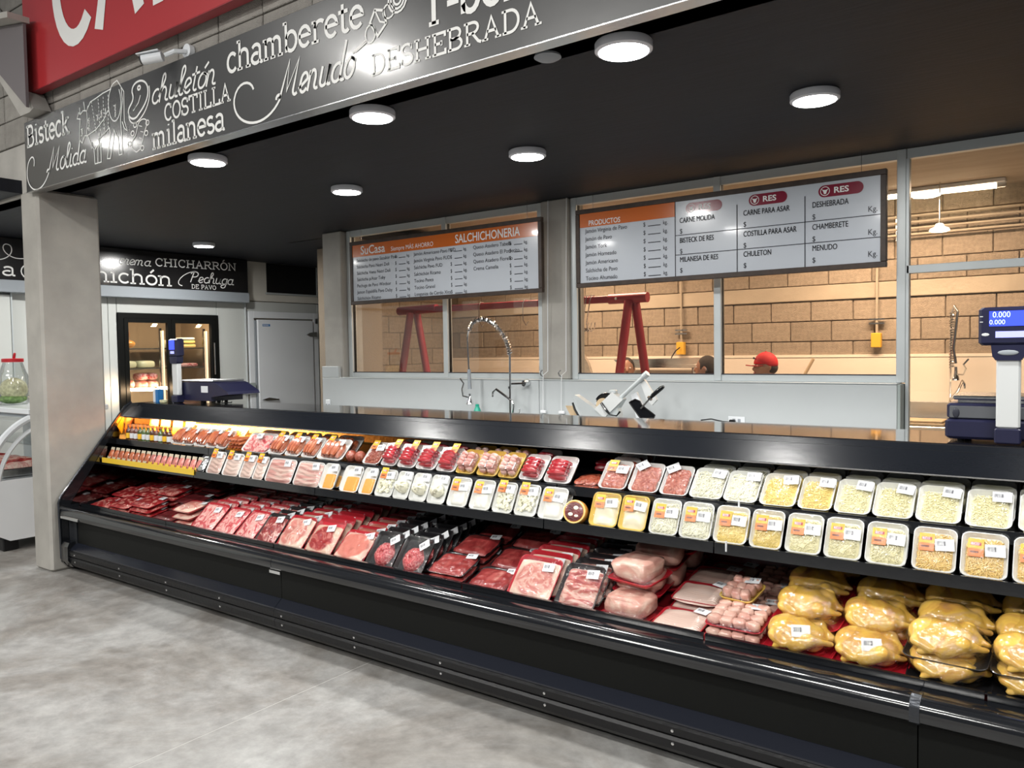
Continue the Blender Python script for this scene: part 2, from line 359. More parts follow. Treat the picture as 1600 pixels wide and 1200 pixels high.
    def caps(s, p0, p1, r0, r1, n=10):
        """tapered capsule"""
        p0 = Vector(p0); p1 = Vector(p1); d = (p1-p0).normalized()
        pts = []; rr = []
        for k in range(4): a = pi/2*(k+.3)/4.3; pts.append(p0-d*r0*cos(a)); rr.append(r0*sin(a))
        pts += [p0, p1]; rr += [r0, r1]
        for k in range(3, -1, -1): a = pi/2*(k+.3)/4.3; pts.append(p1+d*r1*cos(a)); rr.append(r1*sin(a))
        return s.tube(pts, rr, n)
    def stroke(s, pts, w, F, lift=.002):
        """flat painted line as one mitred ribbon; F maps (x, y) to 3D"""
        P = [Vector(pts[0])]
        for p in pts[1:]:
            p = Vector(p)
            if (p-P[-1]).length > w*.04: P.append(p)
        if len(P) < 2: return s
        closed = (P[0]-P[-1]).length < w*.3 and len(P) > 4
        if closed: P.pop()
        n = len(P); v = []
        for i, p in enumerate(P):
            a = P[(i-1) % n] if (i > 0 or closed) else None; b = P[(i+1) % n] if (i < n-1 or closed) else None
            d0 = (p-a).normalized() if a is not None else None; d1 = (b-p).normalized() if b is not None else None
            if d0 is None: p = p-d1*w*.15; t = d1; k = 1
            elif d1 is None: p = p+d0*w*.15; t = d0; k = 1
            else:
                t = d0+d1
                if t.length < .15: t = d1; k = 1
                else: t.normalize(); k = min(1.6, 1/max(.4, abs(t.dot(d1))))
            q = Vector((-t.y, t.x))*w/2*k; v += [F(p-q), F(p+q)]
        f = [(2*i, 2*((i+1) % n), 2*((i+1) % n)+1, 2*i+1) for i in range(n if closed else n-1)]
        return s.add(v, f)
    def text(s, txt, F, size=1.0, sx=1.0, bold=0.0, align='LEFT', space=1.0):
        c = bpy.data.curves.new('t', 'FONT'); c.body = txt; c.size = size; c.offset = 0 if 'M' in txt else bold*size; c.align_x = align; c.fill_mode = 'FRONT'; c.resolution_u = 3; c.space_character = space
        o = bpy.data.objects.new('t', c); COL.objects.link(o)
        dg = bpy.context.evaluated_depsgraph_get(); dg.update(); me = o.evaluated_get(dg).to_mesh()
        k = len(s.v); s.v += [F((p.co.x*sx, p.co.y)) for p in me.vertices]
        for p in me.polygons: s.f.append(tuple(i+k for i in p.vertices)); s.m.append(s.mi)
        o.evaluated_get(dg).to_mesh_clear(); bpy.data.objects.remove(o); bpy.data.curves.remove(c)
        return s
    def mesh(s, name, mats, smooth=False, off=None):
        me = bpy.data.meshes.new(name)
        v = s.v if off is None else [(p[0]-off[0], p[1]-off[1], p[2]-off[2]) for p in s.v]
        me.from_pydata(v, [], s.f)
        if isinstance(mats, str): mats = [mats]
        for q in mats: me.materials.append(MATS[q])
        for p, i in zip(me.polygons, s.m): p.material_index = i; p.use_smooth = bool(smooth)
        me.update()
        if smooth and smooth != 'all':
            try: me.set_sharp_from_angle(angle=R(38))
            except Exception: pass
        return me

def props(o, label=None, cat=None, group=None, kind=None):
    if label: o['label'] = label
    if cat: o['category'] = cat
    if group: o['group'] = group
    if kind: o['kind'] = kind
    return o
def thing(name, label, cat, loc=(0, 0, 0), rot=(0, 0, 0), group=None):
    o = bpy.data.objects.new(name, None); COL.objects.link(o); o.empty_display_size = .05
    o.location = loc; o.rotation_euler = rot
    return props(o, label, cat, group)
def put(name, me, parent=None):
    o = bpy.data.objects.new(name, me); COL.objects.link(o)
    if parent: o.parent = parent
    return o
def part(name, mb, mats, T, smooth=False, local=False):
    """part given in world coordinates of an unrotated thing T (or of its part)"""
    off = None
    if T is not None and not local:
        off = Vector((0, 0, 0)); q = T
        while q: off += q.location; q = q.parent
    o = put(name, mb.mesh(name, mats, smooth, off), T)
    return o
def solo(name, mb, mats, label, cat, group=None, smooth=False, loc=None):
    loc = loc or mb.v[0]
    o = put(name, mb.mesh(name, mats, smooth, loc)); o.location = loc
    return props(o, label, cat, group)
def struct(name, mb, mats, smooth=False):
    o = put(name, mb.mesh(name, mats, smooth)); o['kind'] = 'structure'; return o
def remesh(mb, voxel, mats, name, smooth=6, matfn=None):
    me = mb.mesh(name, mats); o = put(name, me)
    a = o.modifiers.new('r', 'REMESH'); a.mode = 'VOXEL'; a.voxel_size = voxel; a.use_smooth_shade = True
    b = o.modifiers.new('s', 'SMOOTH'); b.iterations = smooth; b.factor = .6
    dg = bpy.context.evaluated_depsgraph_get(); dg.update()
    r = bpy.data.meshes.new_from_object(o.evaluated_get(dg)); r.name = name
    bpy.data.objects.remove(o)
    r.materials.clear()
    for q in ([mats] if isinstance(mats, str) else mats): r.materials.append(MATS[q])
    for p in r.polygons:
        p.use_smooth = True; p.material_index = matfn(p.center) if matfn else 0
    return r
def nz(x, y, z=0): return noise.noise(Vector((x, y, z)))
ORD = ['first', 'second', 'third', 'fourth', 'fifth', 'sixth', 'seventh', 'eighth', 'ninth', 'tenth', 'eleventh', 'twelfth', 'thirteenth', 'fourteenth', 'fifteenth', 'sixteenth', 'seventeenth', 'eighteenth', 'nineteenth', 'twentieth']

# ================================================================== THE SETTING
CZ = 2.83       # counter ceiling
# floor: slabs with a saw cut between them
fl = struct('floor', MB().box(-13, 6, -9, 12, -.2, -.0008), 'joint_grey')
part('floor_slab', MB().box(-13, -3.025, -9, 12, -.0006, 0), 'floor_concrete', fl)
part('floor_slab', MB().box(-3.019, 6, -9, 12, -.0006, 0), 'floor_concrete', fl)
# dark ceiling over the counter
struct('ceiling', MB().box(-9.2, 5, 2.72, 5.72, CZ, CZ+.1).box(-9.2, -6.30, 5.72, 9.2, CZ, CZ+.1).box(-9.2, -6.55, 2.5, 2.72, CZ+.002, CZ+.1), 'ceiling_dark')
# block wall over the counter with its concrete beam
wf = struct('wall_front', MB().box(-11, 6, 2.72, 2.90, CZ, 7.0), 'mortar_grey')
part('concrete_beam', MB().bbox(-11, -6.30, 2.70, 2.74, 2.815, 3.195, .004), 'concrete', wf)
part('concrete_beam', MB().bbox(-6.30, 6, 2.70, 2.74, 2.84, 3.195, .004), 'concrete', wf)
bm_blk = MB().bbox(.004, .396, 0, .03, .004, .196, .004).mesh('block', 'block_grey')
for r_ in range(6):
    for c_ in range(15):
        x = -8.80+c_*.4
        b = put('concrete_block', bm_blk, wf); b.location = (x, 2.695+.004*random.random(), 3.2+r_*.2)
# upper part of the wall beyond the singled-out blocks
ub = MB()
for r_ in range(12):
    for c_ in range(36):
        x = -8.8+c_*.4
        if r_ < 6 and c_ < 15: continue
        ub.box(x+.004, x+.396, 2.70, 2.725, 3.204+r_*.2, 3.396+r_*.2)
o = part('block_courses', ub, 'block_grey', wf); o['kind'] = 'stuff'
# columns
cl = MB().bbox(-6.52, -6.25, 2.67, 3.12, 0, CZ, .018)
solo('concrete_column', cl, 'concrete_column', 'tall grey concrete column at the left end of the black meat case', 'column', loc=(-6.4, 2.9, 0))
solo('concrete_column', MB().bbox(-6.47, -6.19, 5.50, 5.78, 0, CZ-.002, .01), 'concrete_column', 'grey concrete column at the left end of the kitchen windows', 'column', loc=(-6.3, 5.6, 0))
solo('concrete_column', MB().bbox(-3.77, -3.50, 5.53, 5.78, 1.352, CZ-.002, .01), 'concrete_column', 'grey concrete column between the two kitchen window bays', 'column', loc=(-3.63, 5.6, 1.352))

# kitchen front wall (low white wall) and windows
wl = struct('wall_kitchen_front', MB().box(-6.185, -1.04, 5.60, 5.74, 0, 1.345), 'cream_paint')
part('white_panel', MB().bbox(-6.47, -3.76, 5.46, 5.495, .86, 1.345, .003), 'white_board_panel', wl)
part('white_panel', MB().bbox(-3.755, -1.03, 5.46, 5.595, .86, 1.345, .003), 'white_board_panel', wl)
part('white_panel', MB().bbox(-6.47, -6.22, 5.46, 5.495, 1.347, 1.462, .003), 'white_board_panel', wl)
part('end_trim', MB().bbox(-1.028, -1.010, 5.46, 5.74, .86, 1.345, .002), 'grey_plastic', wl)
part('sill_strip', MB().bbox(-6.185, -1.03, 5.455, 5.62, 1.3455, 1.352, .001), 'aluminium', wl)
def glazed(name, xs, z0, z1, mids=()):
    """aluminium frame with a pane between each pair of posts"""
    f = struct(name, MB().box(xs[0], xs[-1], 5.575, 5.63, z0, z0+.045).box(xs[0], xs[-1], 5.575, 5.63, z1-.06, z1), 'aluminium')
    for x in xs:
        part('mullion', MB().bbox(x-.027, x+.027, 5.565, 5.635, z0, z1, .003), 'aluminium', f)
        part('gasket', MB().box(x+.027, x+.031, 5.59, 5.62, z0+.045, z1-.06), 'black_rubber', f)
    for a, b in zip(xs[:-1], xs[1:]):
        part('pane', MB().box(a+.031, b-.027, 5.60, 5.605, z0+.045, z1-.06), 'window_glass', f)
        part('bead', MB().box(a+.027, b-.027, 5.572, 5.60, z0+.045, z0+.052), 'ink_dark', f)
        for m in mids: part('transom', MB().bbox(a+.027, b-.027, 5.57, 5.63, m-.028, m+.028, .002), 'aluminium', f)
    return f
glazed('window_1', (-6.15, -4.87, -3.80), 1.353, CZ-.004)
glazed('window_2', (-3.47, -2.25, -1.03), 1.353, CZ-.004)
w3 = struct('window_3', MB().box(-1.0, 3, 5.575, 5.63, CZ-.064, CZ-.004), 'aluminium')
part('transom', MB().bbox(-1.0, 3, 5.57, 5.63, 2.045, 2.095, .002), 'aluminium', w3)
part('mullion', MB().bbox(-1.005, -.985, 5.57, 5.63, 0, CZ-.064, .002), 'aluminium', w3)
part('pane', MB().box(-.985, 3, 5.60, 5.605, 2.095, CZ-.064), 'window_glass', w3)
part('pane', MB().box(-.985, .9, 5.61, 5.615, .05, 2.045), 'window_glass', w3)

# kitchen behind the windows
YB = 8.35
kb = struct('wall_kitchen_back', MB().box(-7.4, 4, YB+.012, YB+.2, 0, 3.2), 'mortar_tan')
kblk = MB().bbox(.005, .400, 0, .03, .004, .200, .005).mesh('block', 'block_tan')
def course(z, off, n0=-18, n1=7):
    for c_ in range(n0, n1):
        b = put('concrete_block', kblk, kb); b.location = (c_*.405+off, YB-.01+.006*random.random(), z)
for i, z in enumerate((1.433, 1.638, 1.843)): course(z, .2*(i % 2)+.05)
for i, z in enumerate((2.205, 2.41, 2.615, 2.82)): course(z, .2*((i+1) % 2)+.02)
part('bond_beam', MB().bbox(-7.24, 4, YB-.03, YB+.02, 2.05, 2.20, .006), 'beam_tan', kb)
part('tile_dado', MB().box(-7.24, 4, YB-.03, YB+.02, 0, 1.505), 'tile_white', kb)
part('tile_edge', MB().box(-7.24, 4, YB-.036, YB-.03, 1.478, 1.482), 'cream_paint', kb)
kl = struct('wall_kitchen_left', MB().box(-7.5, -7.262, 6.35, 8.5, 0, 3.2).box(-7.5, -6.55, 6.30, 6.40, 0, 3.2).box(-6.60, -6.5, 5.79, 6.36, 0, 3.2), 'mortar_tan')
for i, z in enumerate((.82, 1.025, 1.23, 1.433, 1.638, 1.843, 2.05, 2.255, 2.46, 2.665)):
    for c_ in range(5):
        q = put('concrete_block', kblk, kl); q.location = (-7.25, 6.40+c_*.405-.2*(i % 2)+.2, z); q.rotation_euler = (0, 0, R(90))
struct('wall_kitchen_right', MB().box(3.0, 3.2, 5.64, 8.5, 0, 3.2), 'block_tan')
struct('ceiling_kitchen', MB().box(-7.4, 3.2, 5.75, 8.6, 3.0, 3.1).box(-7.3, 3.0, 5.725, 5.75, CZ, 3.1), 'kitchen_ceiling')

# far left wall: cold-room panels with a glass-door cooler and a hinged cold-room door
XL = -9.1
lw = struct('wall_left', MB().box(XL-.95, XL-.9, -2, 9.2, 0, 4.2).box(XL-.2, XL-.004, -2, 9.2, 2.31, CZ+.3), 'cream_paint')
def panel(y0, y1, z0=.02, z1=2.30, d=0): part('wall_panel', MB().bbox(XL-.10, XL+d, y0+.003, y1-.003, z0, z1, .004), 'white_cold_room', lw)
for a in (-1.1, 0.0, 1.1, 2.2, 3.3): panel(a, a+1.1 if a < 3.2 else 4.6)
panel(4.6, 4.70); panel(4.70, 5.99, 2.10, 2.30); panel(4.70, 5.99, .02, .28); panel(5.99, 6.44)
panel(6.44, 7.60, 2.17, 2.30); panel(7.60, 8.4); panel(8.4, 9.2)
struct('wall_far', MB().box(-9.1, -6.6, 9.0, 9.1, 0, CZ), 'white_cold_room')
# black vent opening above the cold-room door
part('vent_frame', MB().box(XL, XL+.02, 6.74, 7.62, 2.405, 2.43).box(XL, XL+.02, 7.60, 7.62, 2.43, 2.82), 'aluminium', lw)
part('vent_opening', MB().box(XL, XL+.012, 6.76, 7.60, 2.43, 2.825), 'black_inner', lw)

# cooler built into the wall: black frame, two glass doors, lit cabinet
ck = thing('display_cooler', 'built-in cooler with two black-framed glass doors and lit shelves in the white wall', 'cooler', (XL, 5.35, .28))
part('cabinet', MB().box(-9.95, -9.93, 4.70, 5.99, .28, 2.10).box(-9.93, XL-.02, 4.68, 4.70, .28, 2.10).box(-9.93, XL-.02, 5.99, 6.01, .28, 2.10).box(-9.93, XL-.02, 4.70, 5.99, 2.10, 2.12).box(-9.93, XL-.02, 4.70, 5.99, .26, .28), 'cooler_inner', ck)
part('outer_frame', MB().box(XL-.02, XL+.03, 4.70, 5.99, 2.04, 2.10).box(XL-.02, XL+.03, 4.70, 4.76, .28, 2.04).box(XL-.02, XL+.03, 5.93, 5.99, .28, 2.04).box(XL-.02, XL+.03, 4.76, 5.93, .28, .34), 'black_panel', ck)
for y0, y1 in ((4.762, 5.343), (5.347, 5.928)):
    d = part('cooler_door', MB().bbox(XL-.01, XL+.04, y0, y0+.05, .342, 2.038, .003).bbox(XL-.01, XL+.04, y1-.05, y1, .342, 2.038, .003).box(XL-.01, XL+.04, y0+.05, y1-.05, 1.99, 2.038).box(XL-.01, XL+.04, y0+.05, y1-.05, .342, .40), 'black_panel', ck)
    part('pane', MB().box(XL+.01, XL+.015, y0+.05, y1-.05, .40, 1.99), 'case_glass', d)
    hy = y1-.02
    part('handle', MB().cyl((XL+.055, hy, 1.35), (XL+.055, hy, 1.75), .008, n=8).box(XL+.04, XL+.055, hy-.004, hy+.004, 1.37, 1.38).box(XL+.04, XL+.055, hy-.004, hy+.004, 1.72, 1.73), 'steel', d)
    part('shelf_upright', MB().box(XL-.10, XL-.08, y1-.09, y1-.06, .4, 1.93), 'steel', ck)
    part('lamp_strip', MB().box(XL-.08, XL-.05, y1-.056, y1-.05, .5, 1.90), 'lamp_strip', ck)
    area('cooler_light', (XL-.06, (y0+y1)/2+.1, 2.03), .30, 5, (1, .68, .40), rot=(0, R(35), 0), sy=.06)
    area('cooler_light', (XL-.06, y1-.07, 1.2), .04, 9, (1, .68, .40), rot=(R(-25), R(90), 0), sy=1.3).data.spread = R(110)
    for z in (.62, .93, 1.20, 1.45, 1.69):
        part('wire_shelf', MB().box(-9.85, XL-.11, y0+.01, y1-.01, z-.012, z), 'steel', ck)
def cooler_item(name, label, cat, y, z, w, h, d, mat, grp, rnd=.3):
    mb = MB(); mb.ell((0, 0, h/2), (d/2, w/2, h/2), 14, 8)
    me = mb.mesh(name, mat, 'all')
    for v in me.vertices:
        sgn = lambda t: (1 if t > 0 else -1)
        v.co.x = sgn(v.co.x)*(abs(v.co.x)/(d/2))**rnd*d/2 if abs(v.co.x) > 1e-6 else 0
        v.co.y = sgn(v.co.y)*(abs(v.co.y)/(w/2))**rnd*w/2 if abs(v.co.y) > 1e-6 else 0
        q = (v.co.z-h/2)/(h/2); v.co.z = h/2+sgn(q)*abs(q)**(rnd+.15)*h/2
    o = put(name, me); o.location = (XL-.13-d/2, y, z+.003); return props(o, label, cat, grp)
gi = 'food on the cooler shelves'
cooler_item('round_cheese', 'pale cheese wheel with orange rind on the top left shelf of the wall cooler', 'cheese', 4.92, 1.69, .20, .10, .22, 'rind_orange', gi, .9)
cooler_item('ham', 'brown hanging-shaped ham behind the cheese wheel on the top left cooler shelf', 'ham', 4.88, 1.79, .12, .13, .14, 'wood', gi, .9)
cooler_item('cheese_loaf', 'pale cream cheese loaf, left one on the second left shelf of the wall cooler', 'cheese', 4.91, 1.45, .19, .09, .2, 'cheese_pale', gi, .45)
cooler_item('cheese_loaf', 'pale cream cheese loaf, right one on the second left shelf of the wall cooler', 'cheese', 5.13, 1.45, .21, .09, .2, 'cheese_pale', gi, .45)
cooler_item('ham_roll', 'pink round ham roll, left one on the third left cooler shelf', 'ham', 4.90, 1.20, .17, .12, .2, 'ham_round', gi, .7)
cooler_item('ham_roll', 'pink wrapped ham, bottom middle of the third left cooler shelf', 'ham', 5.07, 1.20, .14, .10, .2, 'ham_round', gi, .6)
cooler_item('ham_roll', 'pink wrapped ham, bottom right of the third left cooler shelf', 'ham', 5.21, 1.20, .12, .10, .2, 'ham_round', gi, .6)
cooler_item('ham_roll', 'pink wrapped ham stacked on top at the middle of the third left cooler shelf', 'ham', 5.08, 1.302, .13, .09, .2, 'pork_marbled', gi, .6)
cooler_item('ham_roll', 'pink wrapped ham stacked on top at the right of the third left cooler shelf', 'ham', 5.21, 1.302, .11, .09, .2, 'pork_marbled', gi, .6)
cooler_item('cheese_block', 'yellow cheese block, bottom one of the stack on the top right cooler shelf', 'cheese', 5.66, 1.69, .24, .045, .2, 'cheese_gold', gi, .3)
cooler_item('cheese_block', 'yellow cheese block, middle one of the stack on the top right cooler shelf', 'cheese', 5.66, 1.737, .23, .045, .2, 'cheese_yellow', gi, .3)
cooler_item('cheese_block', 'pale cheese block, top one of the stack on the top right cooler shelf', 'cheese', 5.65, 1.784, .24, .035, .2, 'cheese_white', gi, .3)
cooler_item('cheese_block', 'pale cheese block behind the scale display on the top right cooler shelf', 'cheese', 5.44, 1.69, .15, .10, .2, 'cheese_white', gi, .3)
cooler_item('chicken_pack', 'orange glazed roast on the second right shelf of the wall cooler', 'meat', 5.52, 1.50, .12, .07, .14, 'sausage', gi, .9)
cooler_item('bacon_pack', 'flat pink and white bacon pack on the second right cooler shelf', 'bacon', 5.66, 1.45, .30, .05, .2, 'pork_marbled', gi, .4)
cooler_item('bacon_pack', 'flat pale bacon pack on the third right cooler shelf', 'bacon', 5.64, 1.20, .32, .06, .2, 'bacon', gi, .4)

# cold-room door
dr = struct('door_1', MB().bbox(XL, XL+.05, 6.56, 7.50, .30, 2.06, .012), 'white_door')
part('door_frame', MB().bbox(XL, XL+.035, 6.44, 6.52, .02, 2.17, .004).bbox(XL, XL+.035, 7.52, 7.60, .02, 2.17, .004).bbox(XL, XL+.035, 6.52, 7.52, 2.08, 2.17, .004), 'white_door', dr)
part('door_seal', MB().bbox(XL, XL+.04, 6.522, 6.558, .3, 2.05, .004), 'seal_grey', dr)
part('door_badge', MB().box(XL+.05, XL+.053, 6.64, 6.76, 1.97, 2.0), 'blue_box', dr)
part('door_lettering', MB().text('FRIOPAN', lambda p: (XL+.0545, 6.645+p[0], 1.977+p[1]), .022, 1.0, .02), 'ink_white', dr)
part('strap_hinge', MB().prism([(7.36, 1.86), (7.42, 1.835), (7.54, 1.83), (7.54, 1.90), (7.42, 1.89)], XL+.05, XL+.075), 'steel', dr)
part('strap_hinge', MB().prism([(6.60, .99), (6.66, .97), (6.86, .97), (6.86, .985), (6.70, 1.01)], XL+.05, XL+.075), 'steel', dr)
part('door_catch', MB().bbox(XL+.035, XL+.06, 7.545, 7.57, 2.02, 2.09, .003), 'black_rubber', dr)
cp = thing('wall_conduit', 'grey electrical conduit with switch box beside the cold-room door', 'pipe', (XL, 6.40, 0))
part('conduit', MB().cyl((XL+.02, 6.40, 1.22), (XL+.02, 6.40, 2.40), .014, n=8).cyl((XL+.02, 6.40, .5), (XL+.02, 6.40, 1.06), .006, n=6), 'aluminium', cp)
part('switch_box', MB().bbox(XL+.003, XL+.07, 6.36, 6.50, 1.07, 1.22, .006), 'grey_plastic', cp)
part('sensor', MB().bbox(XL+.003, XL+.05, 6.36, 6.40, 2.40, 2.48, .006), 'white_door', cp)
# white sliding door at the far left edge
d2 = struct('door_2', MB().bbox(XL+.003, XL+.06, 2.3, 3.57, 1.28, 2.25, .006), 'white_cold_room')
part('track', MB().box(XL+.003, XL+.065, 3.572, 3.585, 1.25, 2.27), 'aluminium', d2)
part('corner_clamp', MB().bbox(XL+.06, XL+.075, 3.50, 3.57, 1.29, 1.33, .004), 'steel', d2)

# ---- sign lettering drawn with strokes
def arc(cx, cy, rx, ry, a0, a1, n=10): return [(cx+rx*cos(R(a0+(a1-a0)*i/n)), cy+ry*sin(R(a0+(a1-a0)*i/n))) for i in range(n+1)]
T_ = lambda x, y, w=.16: [(x-w, y), (x+w, y)]
G = {   # letter: (advance, strokes, serifs)
 'a': (.86, [arc(.38, .74, .27, .26, 150, 0)+[(.65, .12)]+arc(.75, .12, .10, .12, 180, 300, 4), arc(.36, .27, .29, .27, 60, 330)], []),
 'b': (.90, [[(.14, 1.5), (.14, .02)], arc(.46, .5, .34, .5, 155, -155, 14)], [(.06, 1.5, .10)]),
 'c': (.80, [arc(.44, .5, .34, .5, 45, 315, 14)], []),
 'd': (.94, [[(.74, 1.5), (.74, 0)], arc(.42, .5, .34, .5, 25, 335, 14)], [(.66, 1.5, .10), (.80, 0, .10)]),
 'e': (.84, [[(.10, .54), (.76, .54)]+arc(.43, .5, .34, .5, 5, 315, 14)], []),
 'h': (1.0, [[(.20, 1.5), (.20, 0)], arc(.50, .68, .28, .32, 165, 0)+[(.78, 0)]], [(.12, 1.5, .10), (.20, 0, .17), (.80, 0, .16)]),
 'i': (.52, [[(.26, 1.0), (.26, 0)], [(.26, 1.33), (.26, 1.36)]], [(.18, 1.0, .10), (.26, 0, .20)]),
 'k': (.96, [[(.20, 1.5), (.20, 0)], [(.72, 1.0), (.22, .42)], [(.38, .6), (.78, 0)]], [(.12, 1.5, .10), (.20, 0, .16), (.74, 1.0, .15), (.80, 0, .14)]),
 'l': (.52, [[(.26, 1.5), (.26, 0)]], [(.18, 1.5, .10), (.26, 0, .20)]),
 'm': (1.44, [[(.20, 1.0), (.20, 0)], arc(.44, .70, .24, .30, 165, 0)+[(.68, 0)], arc(.92, .70, .24, .30, 165, 0)+[(1.16, 0)]], [(.12, 1.0, .10), (.20, 0, .15), (.68, 0, .15), (1.18, 0, .15)]),
 'n': (1.0, [[(.20, 1.0), (.20, 0)], arc(.50, .68, .28, .32, 165, 0)+[(.78, 0)]], [(.12, 1.0, .10), (.20, 0, .17), (.80, 0, .16)]),
 'o': (.90, [arc(.45, .5, .35, .5, 0, 360, 18)], []),
 'r': (.80, [[(.24, 1.0), (.24, 0)], arc(.54, .66, .30, .34, 170, 45)], [(.16, 1.0, .10), (.24, 0, .20)]),
 's': (.76, [arc(.38, .75, .26, .25, 40, 250, 9)+arc(.38, .26, .28, .26, 70, -150, 10)], []),
 't': (.62, [[(.26, 1.34), (.26, .22)]+arc(.44, .22, .18, .22, 180, 320, 6), [(.04, 1.0), (.54, 1.0)]], []),
 'u': (.98, [[(.20, 1.0), (.20, .34)]+arc(.46, .34, .26, .34, 180, 345), [(.76, 1.0), (.76, 0)]], [(.12, 1.0, .10), (.68, 1.0, .10), (.84, 0, .10)]),
 '-': (.6, [[(.08, .5), (.52, .5)]], []),
 'A': (1.16, [[(.18, 0), (.56, 1.4), (.96, 0)], [(.32, .5), (.82, .5)]], [(.18, 0, .17), (.96, 0, .17)]),
 'B': (1.08, [[(.22, 0), (.22, 1.4), (.58, 1.4)]+arc(.58, 1.06, .28, .34, 90, -90, 8)+[(.22, .72), (.60, .72)]+arc(.60, .36, .34, .36, 90, -90, 8)+[(.08, 0)]], [(.14, 1.4, .10)]),
 'C': (1.06, [arc(.58, .7, .44, .7, 45, 315, 14), [(.90, 1.34), (.90, 1.0)]], []),
 'D': (1.12, [[(.22, 0), (.22, 1.4), (.50, 1.4)]+arc(.50, .7, .48, .7, 90, -90, 12)+[(.08, 0)]], [(.14, 1.4, .10)]),
 'E': (1.02, [[(.90, 1.14), (.90, 1.4), (.08, 1.4)], [(.24, 1.4), (.24, 0)], [(.08, 0), (.92, 0), (.92, .28)], [(.24, .72), (.66, .72)], [(.66, .86), (.66, .58)]], []),
 'H': (1.22, [[(.24, 1.4), (.24, 0)], [(.98, 1.4), (.98, 0)], [(.24, .72), (.98, .72)]], [(.24, 1.4, .17), (.24, 0, .17), (.98, 1.4, .17), (.98, 0, .17)]),
 'I': (.62, [[(.31, 1.4), (.31, 0)]], [(.31, 1.4, .2), (.31, 0, .2)]),
 'L': (.98, [[(.26, 1.4), (.26, 0)], [(.10, 0), (.88, 0), (.88, .34)]], [(.26, 1.4, .18)]),
 'N': (1.24, [[(.22, 0), (.22, 1.4), (1.0, 0), (1.0, 1.4)]], [(.16, 1.4, .12), (.22, 0, .16), (1.0, 1.4, .17)]),
 'O': (1.12, [arc(.56, .7, .45, .7, 0, 360, 20)], []),
 'P': (1.0, [[(.22, 0), (.22, 1.4), (.56, 1.4)]+arc(.56, 1.03, .33, .37, 90, -90, 8)+[(.22, .66)]], [(.14, 1.4, .10), (.22, 0, .18)]),
 'R': (1.14, [[(.22, 0), (.22, 1.4), (.56, 1.4)]+arc(.56, 1.05, .33, .35, 90, -90, 8)+[(.22, .70)], [(.54, .70), (.90, .10), (1.06, 0)]], [(.14, 1.4, .10), (.22, 0, .17)]),
 'S': (.96, [arc(.48, 1.04, .34, .36, 30, 250, 9)+arc(.48, .36, .38, .36, 75, -150, 10), [(.80, 1.32), (.80, 1.02)], [(.12, .42), (.12, .06)]], []),
 'T': (1.10, [[(.55, 1.4), (.55, 0)], [(.08, 1.1), (.08, 1.4), (1.02, 1.4), (1.02, 1.1)]], [(.55, 0, .2)]),
 'V': (1.14, [[(.18, 1.4), (.57, 0), (.96, 1.4)]], [(.18, 1.4, .17), (.96, 1.4, .17)]),
 ' ': (.6, [], [])}
S = {   # script letters: no serifs, joining tail
 'a': (.74, [arc(.36, .48, .30, .48, 50, 330, 12), [(.62, 1.0), (.58, .25)]+arc(.76, .25, .18, .25, 180, 300, 5)], []),
 'c': (.62, [arc(.38, .5, .30, .5, 60, 320, 12)], []),
 'd': (.80, [arc(.36, .46, .30, .46, 50, 330, 12), [(.64, 1.95), (.60, .25)]+arc(.78, .25, .18, .25, 180, 300, 5)], []),
 'e': (.62, [[(.02, .25), (.52, .62)]+arc(.32, .66, .22, .34, 0, 180, 8)+arc(.34, .45, .26, .45, 170, 320, 8)], []),
 'h': (.80, [[(.0, .4)]+arc(.24, 1.65, .12, .3, -30, 180, 6)+[(.10, 0)], arc(.36, .55, .22, .45, 150, 0, 7)+[(.56, .2)]+arc(.72, .2, .16, .2, 180, 300, 4)], []),
 'i': (.40, [[(.16, 1.0), (.12, .22)]+arc(.28, .22, .16, .22, 180, 320, 5), [(.20, 1.4), (.21, 1.44)]], []),
 'l': (.42, [[(0, .3)]+arc(.24, 1.65, .13, .32, -30, 180, 7)+[(.11, .25)]+arc(.28, .25, .17, .25, 180, 320, 5)], []),
 'm': (1.10, [[(.08, 1.0), (.04, 0)], arc(.26, .6, .18, .4, 150, 0, 6)+[(.42, 0)], arc(.62, .6, .18, .4, 150, 0, 6)+[(.78, .2)]+arc(.92, .2, .14, .2, 180, 300, 4)], []),
 'n': (.76, [[(.08, 1.0), (.04, 0)], arc(.28, .58, .20, .42, 150, 0, 7)+[(.46, .2)]+arc(.62, .2, .16, .2, 180, 300, 4)], []),
 'o': (.68, [arc(.34, .5, .28, .5, 90, 450, 16), [(.36, .98), (.66, .80)]], []),
 'r': (.56, [[(.0, .2), (.14, 1.05), (.40, .86), (.34, .2)]+arc(.48, .2, .14, .2, 180, 300, 4)], []),
 't': (.46, [[(.22, 1.6), (.16, .25)]+arc(.32, .25, .16, .25, 180, 310, 5), [(-.05, 1.12), (.50, 1.16)]], []),
 'u': (.78, [[(.10, 1.0), (.08, .3)]+arc(.30, .3, .22, .3, 180, 340, 7)+[(.58, 1.0)], [(.58, 1.0), (.54, .22)]+arc(.70, .22, .16, .22, 180, 300, 4)], []),
 'g': (.72, [arc(.36, .5, .30, .5, 50, 330, 12), [(.62, 1.0), (.56, -.4)]+arc(.30, -.4, .26, .32, 0, -200, 8)+[(.7, .1)]], []),
 'M': (1.6, [[(.30, .05), (.62, 1.95), (.74, .35), (1.30, 1.9), (1.20, .3)]+arc(1.38, .3, .18, .28, 180, 310, 5), [(.30, .05)]+arc(.18, .10, .14, .16, 0, 200, 6)], []),
 'P': (1.1, [[(.40, 1.9), (.26, 0)], [(.10, 1.5)]+arc(.52, 1.42, .42, .48, 150, -60, 12)+[(.36, .95)]], [])}
